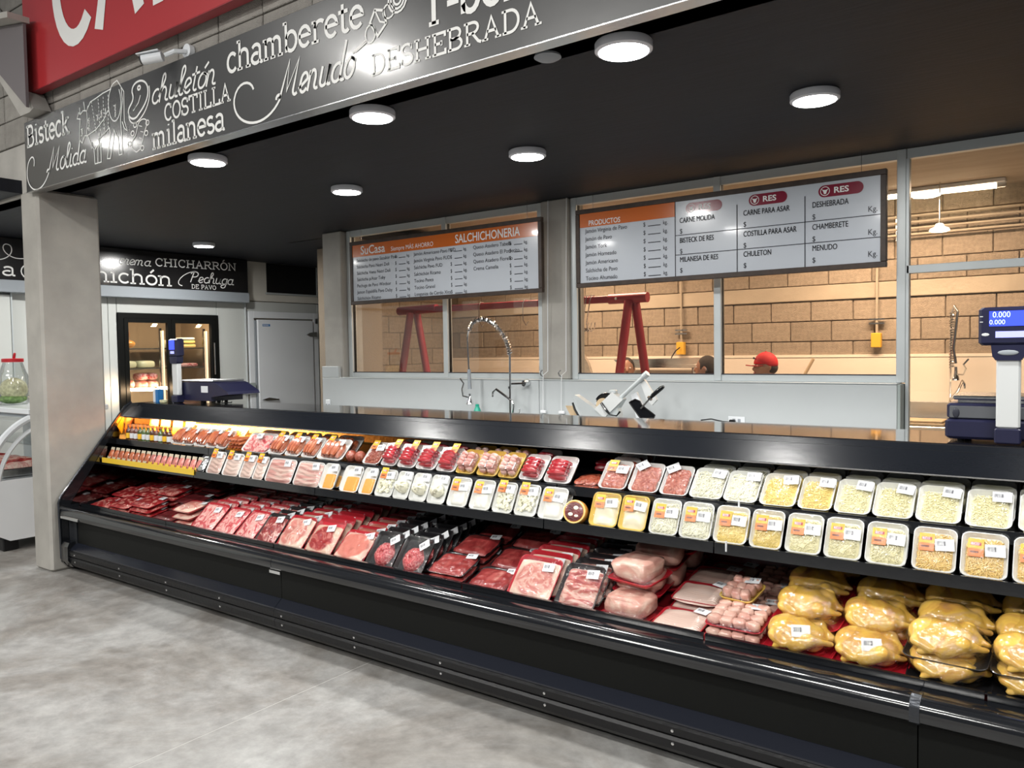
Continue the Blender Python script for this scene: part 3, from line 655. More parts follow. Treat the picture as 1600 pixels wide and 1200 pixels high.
def letter_strokes(word, font, script=False):
    x = 0; out = []
    for ch in word:
        acc = ch in 'óÓ'; c = {'ó': 'o', 'Ó': 'O'}.get(ch, ch)
        adv, st, se = font[c]
        for s_ in st: out.append(([(x+p[0], p[1]) for p in s_], 1))
        for (a, b, w) in se: out.append(([(x+a-w, b), (x+a+w, b)], .8))
        if acc:
            h = 1.65 if ch == 'Ó' else 1.3
            out.append(([(x+.40, h), (x+.62, h+.32)], 1))
        x += adv
    return x, out
def word(mb, w, x0, z0, x1, z1, h, F, script=False, weight=.15, shear=0.0):
    """word running from (x0, z0) to (x1, z1), x-height h"""
    tot, st = letter_strokes(w, S if script else G)
    sx = (x1-x0)/tot
    for pts, k in st:
        mb.stroke([(x0+p[0]*sx+p[1]*h*shear, z0+(z1-z0)*(p[0]/tot)+p[1]*h) for p in pts], weight*h*k, F)
def bez(p0, p1, p2, p3, n=18):
    return [tuple((1-t)**3*a+3*(1-t)**2*t*b+3*(1-t)*t*t*c+t**3*d for a, b, c, d in zip(p0, p1, p2, p3)) for t in [i/n for i in range(n+1)]]

# ---- long black sign above the counter
YS = 2.63
sg = thing('counter_sign', 'long glossy black sign with white lettering and meat drawings above the counter', 'sign', (-3, YS, 2.8))
part('sign_board', MB().bbox(-6.31, 3.5, YS, 2.695, 2.80, 3.30, .003), 'sign_black', sg)
part('lower_trim', MB().box(-6.31, 3.5, YS-.004, 2.70, 2.795, 2.80), 'steel', sg)
FS = lambda p: (p[0], YS-.0025, p[1])
wd = MB()
word(wd, 'Bisteck', -6.27, 3.120, -5.62, 3.115, .100, FS, weight=.20)
word(wd, 'Molida', -5.98, 2.893, -5.42, 2.886, .080, FS, True, .17, .30)
wd.stroke(bez((-5.94, 2.897), (-6.10, 2.70), (-6.36, 2.83), (-6.26, 3.00))+bez((-6.26, 3.00), (-6.20, 3.07), (-6.14, 3.03), (-6.17, 2.97), 8), .010, FS)
word(wd, 'chuletón', -4.60, 3.10, -3.93, 3.09, .078, FS, True, .17, .35)
word(wd, 'chamberete', -3.83, 3.120, -2.76, 3.111, .095, FS, weight=.20)
word(wd, 'COSTILLA', -4.46, 2.978, -3.80, 2.974, .066, FS, weight=.20)
word(wd, 'milanesa', -4.60, 2.837, -3.86, 2.830, .086, FS, weight=.20)
word(wd, 'Menudo', -3.42, 2.895, -2.84, 2.895, .090, FS, True, .17, .30)
wd.stroke(bez((-3.38, 2.90), (-3.52, 2.74), (-3.80, 2.83), (-3.77, 2.97))+bez((-3.77, 2.97), (-3.74, 3.06), (-3.62, 3.05), (-3.60, 2.99), 8), .013, FS)
word(wd, 'T-bone', -2.40, 3.010, -1.72, 3.010, .125, FS, weight=.20)
word(wd, 'DESHEBRADA', -2.72, 2.873, -1.77, 2.873, .062, FS, weight=.20)
part('lettering', wd, 'sign_white', sg)['kind'] = 'stuff'
ic = MB()
cx = lambda u, v: (-5.53+u*.64, 2.845+v*.47)      # cow drawing, unit box
def C(pts, w=.007): ic.stroke([cx(*p) for p in pts], w, FS)
C([(.07, .80), (.03, .72), (.10, .70), (.08, .60), (.07, .42), (.12, .36), (.18, .45), (.24, .44), (.32, .28), (.36, .22), (.37, .02), (.43, .02), (.44, .22), (.47, .25), (.46, .34), (.60, .40), (.68, .44), (.70, .36), (.66, .22), (.62, .04), (.68, .03), (.74, .22), (.77, .40)])
C([(.77, .40), (.80, .32), (.84, .28), (.85, .04), (.91, .04), (.91, .30), (.90, .50), (.95, .74), (.93, .92), (.86, 1.02), (.78, 1.0), (.72, .94), (.58, .93), (.44, .90), (.32, .88), (.24, .78), (.16, .80), (.10, .76), (.07, .80)])
C([(.10, .76), (.09, .86)]); C([(.20, .80), (.18, .92)]); C([(.24, .78), (.27, .84)])
C([(.93, .92), (.98, .84), (.97, .46), (1.02, .32), (.97, .36), (.93, .46)])
C([(.44, .02), (.50, .02), (.50, .28)]); C([(.38, .22), (.45, .26)])
for x0, x1 in ((.34, .42), (.48, .50), (.58, .58), (.68, .66)):
    for k in range(9): a = k/9; C([(x0+(x1-x0)*a, .88-.46*a), (x0+(x1-x0)*(a+.06), .88-.46*(a+.06))], .005)
C([(.24, .44), (.42, .48), (.58, .58), (.67, .68)]); C(arc(.80, .74, .12, .24, 120, 400, 14)); C([(.22, .46), (.24, .60), (.24, .78)], .005)
for w_, a, b, s_ in (('Chuck', .27, .56, .055), ('Rib', .45, .66, .05), ('Loin', .53, .68, .05), ('Sirloin', .61, .66, .036), ('Round', .80, .62, .05), ('Head', .12, .52, .04), ('Flank', .58, .44, .035), ('Plate', .47, .38, .035), ('Shank', .31, .30, .03)):
    tot, st = letter_strokes(w_.replace('H', 'h').replace('C', 'c').replace('R', 'r').replace('L', 'l').replace('S', 'e').replace('s', 'e').replace('F', 't').replace('k', 'h').replace('b', 'd'), S)
    for pts, k in st: ic.stroke([(-5.53+a*.64-p[1]*s_*.55*.5+.01, 2.845+b*.47-.03+p[0]*s_*.42) for p in pts], .004, FS)
# steak
sk = lambda u, v: (-4.86+u*.27, 3.055+v*.20)
def K(pts, w=.009): ic.stroke([sk(*p) for p in pts], w, FS)
K(bez((.02, .20), (-.05, .45), (.35, .45), (.20, .80))+bez((.20, .80), (.18, 1.15), (.78, 1.15), (.86, .78))+bez((.86, .78), (.92, .40), (.60, .20), (.42, .06))+bez((.42, .06), (.28, -.06), (.06, .0), (.02, .20)), .012)
K(bez((.02, .20), (.0, -.10), (.25, -.22), (.45, -.10))+bez((.45, -.10), (.75, .05), (1.0, .40), (.92, .80))); K([(.30, .30), (.45, .42), (.55, .62)], .007); K([(.22, .24), (.36, .34)], .006)
ic.stroke([sk(*p) for p in arc(.50, .86, .06, .06, 0, 360, 8)], .012, FS)
# rack of ribs
rb = lambda u, v: (-4.86+u*.27, 2.84+v*.19)
def B(pts, w=.007): ic.stroke([rb(*p) for p in pts], w, FS)
B(bez((.30, .05), (.0, .25), (.10, .45), (.25, .55))+bez((.25, .55), (.40, .75), (.35, 1.0), (.60, 1.02))+bez((.60, 1.02), (.85, 1.0), (.78, .80), (.72, .70))+bez((.72, .70), (.60, .50), (.62, .40), (.52, .25))+[(.45, .10), (.30, .05)])
for u, v in ((.80, .86), (.74, .55), (.55, .12), (.28, .92), (.16, .68), (.0, .38)): B(arc(u, v, .07, .08, 0, 360, 8)); 
for u, v in ((.45, .85), (.50, .66), (.42, .48), (.35, .30)): B([(u, v), (u+.12, v-.05)], .005)
# skewer
kw = lambda u, v: (-2.84+u*.40, 3.00+v*.20)
def W(pts, w=.008): ic.stroke([kw(*p) for p in pts], w, FS)
W([(0, 0), (.22, .20)]); W([(.04, .0), (.24, .16)]); W(arc(.30, .30, .08, .20, 0, 360, 14)); W([(.30, .55), (.42, .20), (.56, .42), (.52, .72), (.38, .80), (.30, .55)], .012); W([(.38, .80), (.46, .50), (.56, .42)])
W(arc(.60, .66, .09, .16, 0, 360, 12)); 
for r_ in (1, .72, .42): W(arc(.74, .86, .14*r_, .30*r_, 0, 360, 16), .010)
W(arc(.95, 1.05, .10, .18, 0, 360, 12)); W([(1.05, 1.15), (1.25, 1.36)])
part('drawings', ic, 'sign_white', sg)['kind'] = 'stuff'

# ---- red fascia sign
rs = thing('red_sign', 'large glossy red sign with big white capital letters on the block wall', 'sign', (-3, 2.5, 3.4))
part('sign_box', MB().bbox(-6.19, 1.5, 2.60, 2.665, 3.472, 4.85, .004), 'sign_red', rs)
part('lower_edge', MB().box(-6.18, 1.5, 2.598, 2.665, 3.468, 3.472), 'sign_red_edge', rs)
FR = lambda p: (p[0]*1.04, 2.597, 1.6+(p[1]-1.6)*1.04)
for st_ in ([arc(-5.22, 3.97, .24, .36, 50, 312, 22)], [[(-4.92, 3.60), (-4.70, 4.32), (-4.46, 3.60)], [(-4.80, 3.83), (-4.58, 3.83)]],
            [[(-4.26, 3.58), (-4.26, 4.32), (-4.04, 4.32)]+arc(-4.04, 4.12, .18, .20, 90, -90, 8)+[(-4.21, 3.92)], [(-4.06, 3.90), (-3.84, 3.58)]],
            [[(-3.62, 3.58), (-3.62, 4.32), (-3.20, 3.60), (-3.20, 4.34)]]):
    rl = MB()
    for k_, s_ in enumerate(st_): rl.stroke(s_, .105, (lambda p, k_=k_: (FR(p)[0], 2.597-.0006*k_, FR(p)[2])))
    part('letter', rl, 'sign_white', rs)

# steel bracket at the upper left
sb = thing('steel_brace', 'grey steel plate and diagonal brace left of the red sign', 'brace', (-6.3, 2.55, 3.3))
part('plate', MB().prism([(-6.9, 4.06), (-6.0, 3.90), (-6.0, 3.33), (-6.9, 4.02)], 2.52, 2.54, 'y'), 'brace_grey', sb)
part('diagonal_bar', MB().prism([(-7.0, 4.42), (-6.75, 4.24), (-6.195, 3.58), (-6.195, 3.466), (-6.09, 3.466), (-5.985, 3.33), (-6.05, 3.312), (-6.19, 3.312), (-7.15, 4.25)], 2.56, 2.68, 'y'), 'concrete', sb)
part('top_flange', MB().prism([(-6.9, 4.11), (-5.99, 3.945), (-5.99, 3.905), (-6.9, 4.065)], 2.42, 2.56, 'y'), 'concrete', sb)

# bullet camera on the sign's top edge
cm = thing('security_camera', 'small white bullet security camera on top of the black sign', 'camera', (-4.28, 2.62, 3.30))
part('bracket', MB().cyl((-4.26, 2.69, 3.35), (-4.26, 2.66, 3.35), .040, n=16).tube([(-4.26, 2.66, 3.345), (-4.28, 2.60, 3.335), (-4.33, 2.57, 3.315)], .014, 8), 'white_enamel', cm, True)
part('camera_body', MB().cyl((-4.34, 2.56, 3.308), (-4.43, 2.49, 3.288), .028, n=16), 'white_enamel', cm, True)
part('sun_shield', MB().box(-.075, .055, -.032, .032, .028, .033, Matrix.Translation((-4.39, 2.525, 3.298)) @ Matrix.Rotation(atan2(.11, .16), 4, 'Z') @ Matrix.Rotation(-.18, 4, 'Y')), 'white_enamel', cm)
part('lens', MB().cyl((-4.43, 2.49, 3.288), (-4.437, 2.485, 3.2865), .025, n=16), 'black_gloss', cm)

# ---- far black sign on a ledge on the left wall
fs = thing('deli_sign', 'black sign with white food words on a grey ledge over the far wall cooler', 'sign', (-8.95, 4, 2.27))
part('ledge', MB().bbox(XL, -8.95, .5, 6.38, 2.27, 2.395, .004), 'seal_grey', fs)
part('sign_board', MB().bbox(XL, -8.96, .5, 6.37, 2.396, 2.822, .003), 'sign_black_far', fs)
FL = lambda p: (-8.957, p[0], p[1])
fw_ = MB()
word(fw_, 'crema', 4.66, 2.645, 5.04, 2.645, .060, FL, True, .17, .35)
word(fw_, 'CHICHARRÓN', 5.10, 2.655, 6.20, 2.675, .062, FL, weight=.20)
word(fw_, 'salchichón', 3.86, 2.44, 5.31, 2.43, .105, FL, weight=.20)
word(fw_, 'Pechuga', 5.52, 2.49, 6.14, 2.49, .068, FL, True, .17, .30)
fw_.stroke(bez((5.62, 2.625), (5.44, 2.60), (5.32, 2.45), (5.44, 2.44)), .009, FL)
word(fw_, 'DE PAVO', 5.56, 2.415, 5.90, 2.415, .034, FL, weight=.20)
word(fw_, 'a', 3.47, 2.44, 3.60, 2.44, .085, FL, weight=.20)
fw_.stroke(bez((3.35, 2.60), (3.50, 2.56), (3.60, 2.66), (3.56, 2.74))+bez((3.56, 2.74), (3.48, 2.80), (3.44, 2.66), (3.60, 2.62))+bez((3.60, 2.62), (3.75, 2.6), (3.8, 2.7), (3.7, 2.74)), .009, FL)
fw_.stroke(arc(3.72, 2.49, .07, .07, 0, 360, 14), .012, FL)
for k in range(8): fw_.stroke([(3.70+.03*cos(k*2.4)*(k % 3+.3)/2, 2.49+.05*sin(k*2.4)*(k % 3+.3)/2), (3.712+.03*cos(k*2.4)*(k % 3+.3)/2, 2.49+.05*sin(k*2.4)*(k % 3+.3)/2)], .012, FL)
part('lettering', fw_, 'sign_white', fs)['kind'] = 'stuff'

# ---- round ceiling lamps; the last three are unseen, added for their light
for x, y, w_ in ((-3.0, 2.90, 'over the meat case under the sign word with the D'), (-1.56, 2.90, 'largest in view, nearest the camera'), (-1.14, 4.06, 'rightmost, over the work aisle'), (-2.87, 4.08, 'over the work aisle before the gap between the menu boards'), (-4.48, 2.92, 'leftmost along the black sign'), (-4.53, 4.10, 'over the work aisle before the left menu board'), (-7.95, 5.10, 'small one far away before the deli sign'), (.10, 2.9, 'unseen, added for light over the right of the meat case'), (.45, 4.06, 'unseen, added for light over the right of the aisle'), (-7.9, 3.6, 'unseen, added for light behind the left concrete column')):
    t = thing('ceiling_lamp', 'round white surface ceiling lamp, ' + w_, 'ceiling lamp', (x, y, CZ), group='round ceiling lamps')
    part('housing', MB().lathe([(.112, -.002), (.116, -.008), (.116, -.036), (.108, -.042), (.100, -.042)], (x, y, CZ), 32), 'lamp_ring', t, True)
    part('diffuser', MB().lathe([(.100, -.040), (.100, -.044), (.05, -.048), (.002, -.049)], (x, y, CZ), 32), 'lamp_white', t, True)
    area('lamp_light', (0, 0, -.056), .20, LAMP_W*(2.6 if x == -7.95 else 1), (1, .985, .95), parent=t, shape='DISK')
sd = thing('smoke_detector', 'small flat dark grey disc on the dark ceiling beside the sign', 'smoke detector', (-1.88, 2.83, CZ))
part('base', MB().lathe([(.055, -.001), (.058, -.01), (.04, -.02), (.002, -.022)], (-1.88, 2.83, CZ), 20), 'seal_grey', sd, True)

# ---- menu boards
def board(name, label, x0, x1, z0, z1):
    t = thing(name, label, 'menu board', (x0, 5.40, z0)); Y = 5.40; f = .035
    part('frame', MB().bbox(x0, x1, Y-.02, Y+.02, z1-f, z1, .003).bbox(x0, x1, Y-.02, Y+.02, z0, z0+f, .003).bbox(x0, x0+f, Y-.02, Y+.02, z0+f, z1-f, .003).bbox(x1-f, x1, Y-.02, Y+.02, z0+f, z1-f, .003), 'board_frame', t)
    part('face', MB().box(x0+f, x1-f, Y-.008, Y+.012, z0+f, z1-f), 'board_white', t)
    for x in (x0+.15, x1-.15): part('hanging_wire', MB().cyl((x, Y, z1), (x, Y, CZ-.003), .002, n=5), 'steel', t)
    return t
FB = lambda x, z: (lambda p: (x+p[0], 5.3895, z+p[1]))
FB2 = lambda x, z: (lambda p: (x+p[0], 5.3875, z+p[1]))
b1 = board('menu_board', 'left menu board with orange header and three price columns, before the kitchen windows', -5.93, -3.66, 2.065, 2.675)
part('header_band', MB().box(-5.895, -3.695, 5.388, 5.392, 2.525, 2.64), 'board_orange', b1)
for s_, x, sz, sx_ in (('SuCasa', -5.78, .115, 1.0), ('Siempre MÁS AHORRO', -5.37, .058, .92), ('SALCHICHONERIA', -4.58, .105, .80)):
    part('lettering', MB().text(s_, FB2(x, 2.545), sz, sx_, .012), 'ink_white', b1)['kind'] = 'stuff'
rows = [2.475-.061*i for i in range(7)]
for x, names in ((-5.84, ('Salchicha de pavo Sazabor Pavo', 'Salchicha Pavo Nutri Deli', 'Salchicha Viena Nutri Deli', 'Salchicha p/Asar Toby', 'Pechuga de Pavo Windsor', 'Jamon Espaldilla Pavo Duby', 'Salchichón Ricamo')),
                 (-5.08, ('Jamón Americano Pavo FUD', 'Jamón Virginia Pavo FUD', 'Salchicha Pavo FUD', 'Salchichón Ricamo', 'Tocino Penca', 'Tocino Granel', 'Longaniza de Cerdo Xica')),
                 (-4.38, ('Queso Asadero Tabella', 'Queso Asadero El Potrerito', 'Queso Asadero Fiorello', 'Crema Camelia'))):
    t1 = MB()
    for i, s_ in enumerate(names): t1.text(s_, FB(x, rows[i]), .045, .96, .004)
    part('lettering', t1, 'ink_dark', b1)['kind'] = 'stuff'
for x in (-5.32, -4.64, -3.99):
    t1 = MB()
    for z in rows:
        t1.text('$', FB(x, z), .045, .8, .004); t1.stroke([(x+.05, z), (x+.135, z)], .006, lambda p: (p[0], 5.3895, p[1])); t1.text('kg.', FB(x+.15, z), .040, .9, .004)
    part('price_column', t1, 'ink_dark', b1)['kind'] = 'stuff'
b2 = board('menu_board', 'right menu board with maroon badges and a ruled price grid, before the kitchen windows', -3.335, -1.08, 2.08, 2.685)
part('header_band', MB().box(-3.298, -2.496, 5.388, 5.392, 2.545, 2.65), 'board_orange', b2)
t2 = MB(); rows = [2.500-.0610*i for i in range(7)]
for i, s_ in enumerate(('Jamón Virginia de Pavo', 'Jamón de Pavo', 'Jamón York', 'Jamón Horneado', 'Jamón Americano', 'Salchicha de Pavo', 'Tocino Ahumado')):
    t2.text(s_, FB(-3.25, rows[i]), .045, .88, .003)
part('lettering', t2, 'ink_dark', b2)['kind'] = 'stuff'
t2 = MB()
for z in rows: t2.text('$', FB(-2.75, z), .045, .8, .003); t2.stroke([(-2.71, z), (-2.61, z)], .006, lambda p: (p[0], 5.3895, p[1])); t2.text('kg.', FB(-2.59, z), .042, .8, .003)
part('price_column', t2, 'ink_dark', b2)['kind'] = 'stuff'
for x, ws in ((-2.46, ('CARNE MOLIDA', 'BISTECK DE RES', 'MILANESA DE RES')), (-1.99, ('CARNE PARA ASAR', 'COSTILLA PARA ASAR', 'CHULETON')), (-1.53, ('DESHEBRADA', 'CHAMBERETE', 'MENUDO'))):
    for w_, z in zip(ws, (2.495, 2.352, 2.215)):
        t2 = MB(); t2.text(w_, FB(x, z), .052, .70, .003).text(w_, FB(x+.0012, z+.0005), .052, .70, .003); t2.text('$', FB(x, z-.075), .048, .9, .003)
        if x > -1.6: t2.text('Kg.', FB(-1.19, z-.065), .05, .9, .003)
        part('lettering', t2, 'ink_dark', b2)['kind'] = 'stuff'
for x, zt in ((-2.494, 2.65), (-2.033, 2.575), (-1.575, 2.575)): part('rule_line', MB().stroke([(x, 2.115), (x, zt)], .006, lambda p: (p[0], 5.3895, p[1])), 'ink_dark', b2)
for z in (2.408, 2.268): part('rule_line', MB().stroke([(-2.494, z), (-1.115, z)], .005, lambda p: (p[0], 5.3895, p[1])), 'ink_dark', b2)
bw = MB().text('PRODUCTOS', FB2(-3.22, 2.556), .055, .85, .015)
for x0, x1 in ((-2.41, -2.14), (-1.95, -1.69), (-1.49, -1.215)):
    zc = 2.592
    part('badge', MB().prism([(x0+.038+.038*cos(a), zc+.038*sin(a)) for a in [R(90+18*k) for k in range(11)]]+[(x1-.038+.038*cos(a), zc+.038*sin(a)) for a in [R(-90+18*k) for k in range(11)]], 5.3885, 5.392, 'y'), 'board_maroon', b2)
    bw.text('RES', FB2(x0+.095, zc-.017), .052, 1.15, .025); bw.stroke(arc(x0+.042, zc, .028, .028, 0, 360, 16), .004, lambda p: (p[0], 5.3875, p[1]))
    bw.add([FB2(x0+.042, zc)(p) for p in ((-.020, .014), (-.008, .008), (.008, .008), (.020, .014), (.012, .0), (.006, -.018), (-.006, -.018), (-.012, 0))], [tuple(range(8))])
part('badge_lettering', bw, 'ink_white', b2)['kind'] = 'stuff'

# ================================================================== THE MEAT CASE
CX0, CX1 = -6.2, 1.3
def deck_z(y): return .455+(y-2.9)*.13
ca = thing('meat_case', 'long black open refrigerated meat case with two shelves and a glossy top', 'display case', (-2.5, 3.3, 0))
endp = [(2.86, .02), (2.77, .03), (2.738, .07), (2.732, .52), (2.745, .555), (3.255, 1.195), (3.30, 1.226), (3.85, 1.226), (3.85, .02)]
part('end_panel', MB().prism(endp, -6.245, -6.205), 'black_gloss', ca)
part('end_panel', MB().prism(endp, CX1, CX1+.04), 'black_gloss', ca)
part('end_mirror', MB().prism([(2.80, .50), (3.22, 1.12), (3.30, 1.20), (3.76, 1.20), (3.76, .50)], -6.2045, -6.2), 'case_mirror_m', ca)
edge = [(2.728, .10), (2.722, .52), (2.737, .56), (3.25, 1.202), (3.30, 1.234)]
part('edge_trim', MB().tube([(-6.215, y, z) for y, z in edge], .010, 6), 'black_brushed', ca, True)
part('base', MB().box(CX0, CX1, 2.86, 3.80, .02, .30), 'black_rubber', ca)
part('kick_plate', MB().box(CX0, CX1, 2.85, 2.86, .0, .07), 'black_rubber', ca)
part('back_panel', MB().box(CX0, CX1, 3.78, 3.84, .02, 1.20), 'black_inner', ca)
part('inner_back', MB().box(CX0, CX1, 3.70, 3.72, .50, 1.20), 'black_inner', ca)
part('deck', MB().prism([(2.875, deck_z(2.875)), (3.70, deck_z(3.70)), (3.70, deck_z(3.7)-.03), (2.875, deck_z(2.875)-.03)], CX0, CX1), 'black_inner', ca)
bull = [(2.80, .395), (2.745, .398), (2.728, .410), (2.722, .432), (2.726, .455), (2.742, .474), (2.765, .482), (2.868, .470), (2.872, .40), (2.83, .38)]
seams = (-6.2, -3.70, -.46, 1.3)
for a, b in zip(seams[:-1], seams[1:]):
    part('bull_nose_rail', MB().prism(bull, a+.0015, b-.0015), 'black_gloss', ca, True)
    part('front_panel', MB().prism([(2.792, .215), (2.792, .396), (2.86, .396), (2.86, .215)], a+.002+(.12 if a < -6 else 0), b-.002), 'black_panel', ca)
    part('ledge', MB().prism([(2.80, .222), (2.790, .222), (2.742, .182), (2.742, .174), (2.80, .174)], a+.002, b-.002), 'black_ledge', ca)
    part('bumper_rail', MB().prism([(2.80, .172), (2.742, .172), (2.732, .163), (2.732, .136), (2.742, .127), (2.80, .127)], a+.001, b-.001), 'black_rubber', ca)
    part('bumper_rail', MB().prism([(2.80, .122), (2.745, .122), (2.736, .110), (2.740, .075), (2.765, .050), (2.82, .045)], a+.001, b-.001), 'black_rubber', ca)
part('joint_cover', MB().prism([(2.80, .393), (2.742, .395), (2.724, .408), (2.718, .432), (2.722, .458), (2.74, .478), (2.765, .486), (2.80, .482)], -.475, -.445), 'black_brushed', ca)
part('corner_panel', MB().prism([(2.785, .215), (2.785, .396), (2.86, .396), (2.86, .215)], -6.2, -6.085), 'black_brushed', ca)
part('corner_cap', MB().prism([(2.80, .235), (2.735, .23), (2.722, .20), (2.722, .10), (2.76, .045), (2.80, .045)], -6.2, -6.10), 'black_gloss', ca)
part('chrome_strip', MB().prism([(2.722, .405), (2.716, .41), (2.716, .425), (2.722, .43)], -6.18, -5.92), 'chrome', ca)
part('name_plate', MB().box(-3.80, -3.705, 2.786, 2.792, .355, .372), 'chrome', ca)
scr = MB()
scm = MB().lathe([(.007, 0), (.006, .003), (.002, .0045)], n=10).mesh('screw', 'screw_steel', True)
for x in [-6.02+.585*k for k in range(13)]:
    for z in (.1495, .098):
        s_ = put('screw', scm, ca); s_.location = Vector((x+(.05 if x > -5.9 else 0), 2.7325+(.0035 if z < .12 else 0), z))-ca.location; s_.rotation_euler = (R(90), 0, 0)
# clear product stops along the deck front
xs = [-6.19, -5.02, -3.87, -2.44, -1.22, -.28, 1.28]
for a, b in zip(xs[:-1], xs[1:]):
    part('product_stop', MB().box(a+.004, b-.004, 2.872, 2.878, .452, .492).box(a+.004, b-.004, 2.868, 2.884, .490, .496), 'black_gloss', ca)
# canopy, top and shelves
part('canopy', MB().prism([(3.270, 1.120), (3.365, 1.219), (3.385, 1.219), (3.365, 1.180), (3.300, 1.110), (3.278, 1.110)], CX0, CX1), 'black_canopy', ca)
part('canopy_lip', MB().box(CX0, CX1, 3.268, 3.274, 1.114, 1.119), 'steel', ca)
part('top', MB().bbox(CX0, CX1, 3.366, 3.85, 1.200, 1.224, .003), 'black_top', ca)
part('canopy_soffit', MB().box(CX0, CX1, 3.345, 3.70, 1.186, 1.199), 'black_inner', ca)
part('tube_lamp', MB().cyl((-6.08, 3.46, 1.118), (-4.70, 3.46, 1.118), .015, n=12), 'case_tube', ca, True)
part('tube_holder', MB().box(-6.10, -6.08, 3.44, 3.48, 1.10, 1.186).box(-4.70, -4.68, 3.44, 3.48, 1.10, 1.186), 'black_inner', ca)
part('mirror_back', MB().box(CX0, -3.2, 3.690, 3.6995, 1.0, 1.185), 'amber_glow_paint', ca)
def shelf(Y, z, name='shelf'):
    for a, b in ((-6.2, -4.95), (-4.95, -3.70), (-3.70, -2.08), (-2.08, -1.25), (-1.25, 0.0), (0.0, 1.3)):
        s_ = part(name, MB().prism([(Y, z-.020), (3.70, z+.035), (3.70, z+.020), (Y, z-.034)], a+.001, b-.001), 'black_inner', ca)
        part('price_rail', MB().prism([(Y-.008, z+.000), (Y-.001, z+.000), (Y-.001, z-.040), (Y-.012, z-.044)], a+.003, b-.003), 'black_gloss', s_)
UY, UZ, LY, LZ = 3.17, .957, 3.055, .812
shelf(UY, UZ); shelf(LY, LZ)
for x in (-5.62, -5.42, -3.52):
    c_ = solo('price_card', MB().box(x, x+.06, 3.40, 3.402, .735, .80).box(x+.022, x+.038, 3.398, 3.404, .80, .832), 'paper_white', 'small grey price card under the lower shelf, ' + {-5.62: 'left of the pair', -5.42: 'right of the pair', -3.52: 'alone above the round ham slices'}[x], 'price card', 'hanging price cards')
for (x, Y, z, w_) in ((-1.19, UY, UZ, 'upper shelf rail left of the yellow shreds'), (-1.20, LY, LZ, 'lower shelf rail under the yellow shreds')):
    solo('shelf_clip', MB().box(x, x+.006, Y-.016, Y-.009, z-.03, z+.012), 'paper_white', 'tiny white clip on the ' + w_, 'clip', 'white shelf clips')

# ================================================================== PACKS
def rrect(W, L, r, n=4, z=0, inset=0):
    out = []; w = W/2-inset; l = L/2-inset; r = max(.002, r-inset*.5)
    for cx_, cy_, a0 in ((w-r, l-r, 0), (-w+r, l-r, 90), (-w+r, -l+r, 180), (w-r, -l+r, 270)):
        for i in range(n+1): a = R(a0+90*i/n); out.append((cx_+r*cos(a), cy_+r*sin(a)+L/2, z))
    return out
def tray_mesh(name, W, L, H, mat, r=.028, flare=.012):
    loops = [rrect(W, L, r, z=.0, inset=flare+.004), rrect(W, L, r, z=.003, inset=flare), rrect(W, L, r, z=H-.002, inset=.001), rrect(W, L, r, z=H), rrect(W, L, r, z=H+.001, inset=.003), rrect(W, L, r, z=H-.002, inset=.006), rrect(W, L, r, z=.006, inset=flare+.006)]
    v = [p for l in loops for p in l]; n = len(loops[0]); f = [tuple(reversed(range(n)))]
    for i in range(len(loops)-1):
        for j in range(n): f.append((i*n+j, i*n+(j+1) % n, (i+1)*n+(j+1) % n, (i+1)*n+j))
    f.append(tuple(range((len(loops)-1)*n, len(loops)*n)))
    return MB().add(v, f).mesh(name, mat, True)
def sheet(W, L, func, nx=22, ny=26, k=.12, thick=None):
    """surface z = func(u, v), u and v in -1..1, over a rounded rectangle"""
    v = []; f = []
    for j in range(ny+1):
        for i in range(nx+1):
            u = -1+2*i/nx; w = -1+2*j/ny
            v.append((u*W/2*sqrt(1-k*w*w*w*w), L/2+w*L/2*sqrt(1-k*u*u*u*u), func(u, w)))
    for j in range(ny):
        for i in range(nx): a = j*(nx+1)+i; f.append((a, a+1, a+nx+2, a+nx+1))
    return MB().add(v, f)
def edge_fall(u, v, p=6): return max(0.0, 1-abs(u)**p)*max(0.0, 1-abs(v)**p)
def sticks(W, L, h, n, ln, r, seed, curl=0.0):
    rn = random.Random(seed); mb = MB()
    mb2 = sheet(W*.95, L*.95, lambda u, v: .006+(h-.006)*edge_fall(u, v, 8)*.85+.002*nz(u*9, v*9, seed), 12, 14)
    mb.add(mb2.v, mb2.f)
    for _ in range(n):
        x = rn.uniform(-W/2+.012, W/2-.012); y = rn.uniform(.012, L-.012); a = rn.uniform(0, pi)
        l = ln*rn.uniform(.5, 1)/2; u = x/(W/2); w = (y-L/2)/(L/2); z = .006+(h-.006)*edge_fall(u, w, 8)*.85+rn.uniform(0, .004)
        c, s_ = cos(a), sin(a); q = curl*rn.uniform(-1, 1)*l
        pts = [(max(-W/2+.006, min(W/2-.006, x-c*l)), max(.006, min(L-.006, y-s_*l)), z-rn.uniform(0, .002)), (x-s_*q, y+c*q, z+r*.8), (max(-W/2+.006, min(W/2-.006, x+c*l)), max(.006, min(L-.006, y+s_*l)), z-rn.uniform(0, .002))]
        mb.tube(pts, r, 4, cap=False)
    return mb
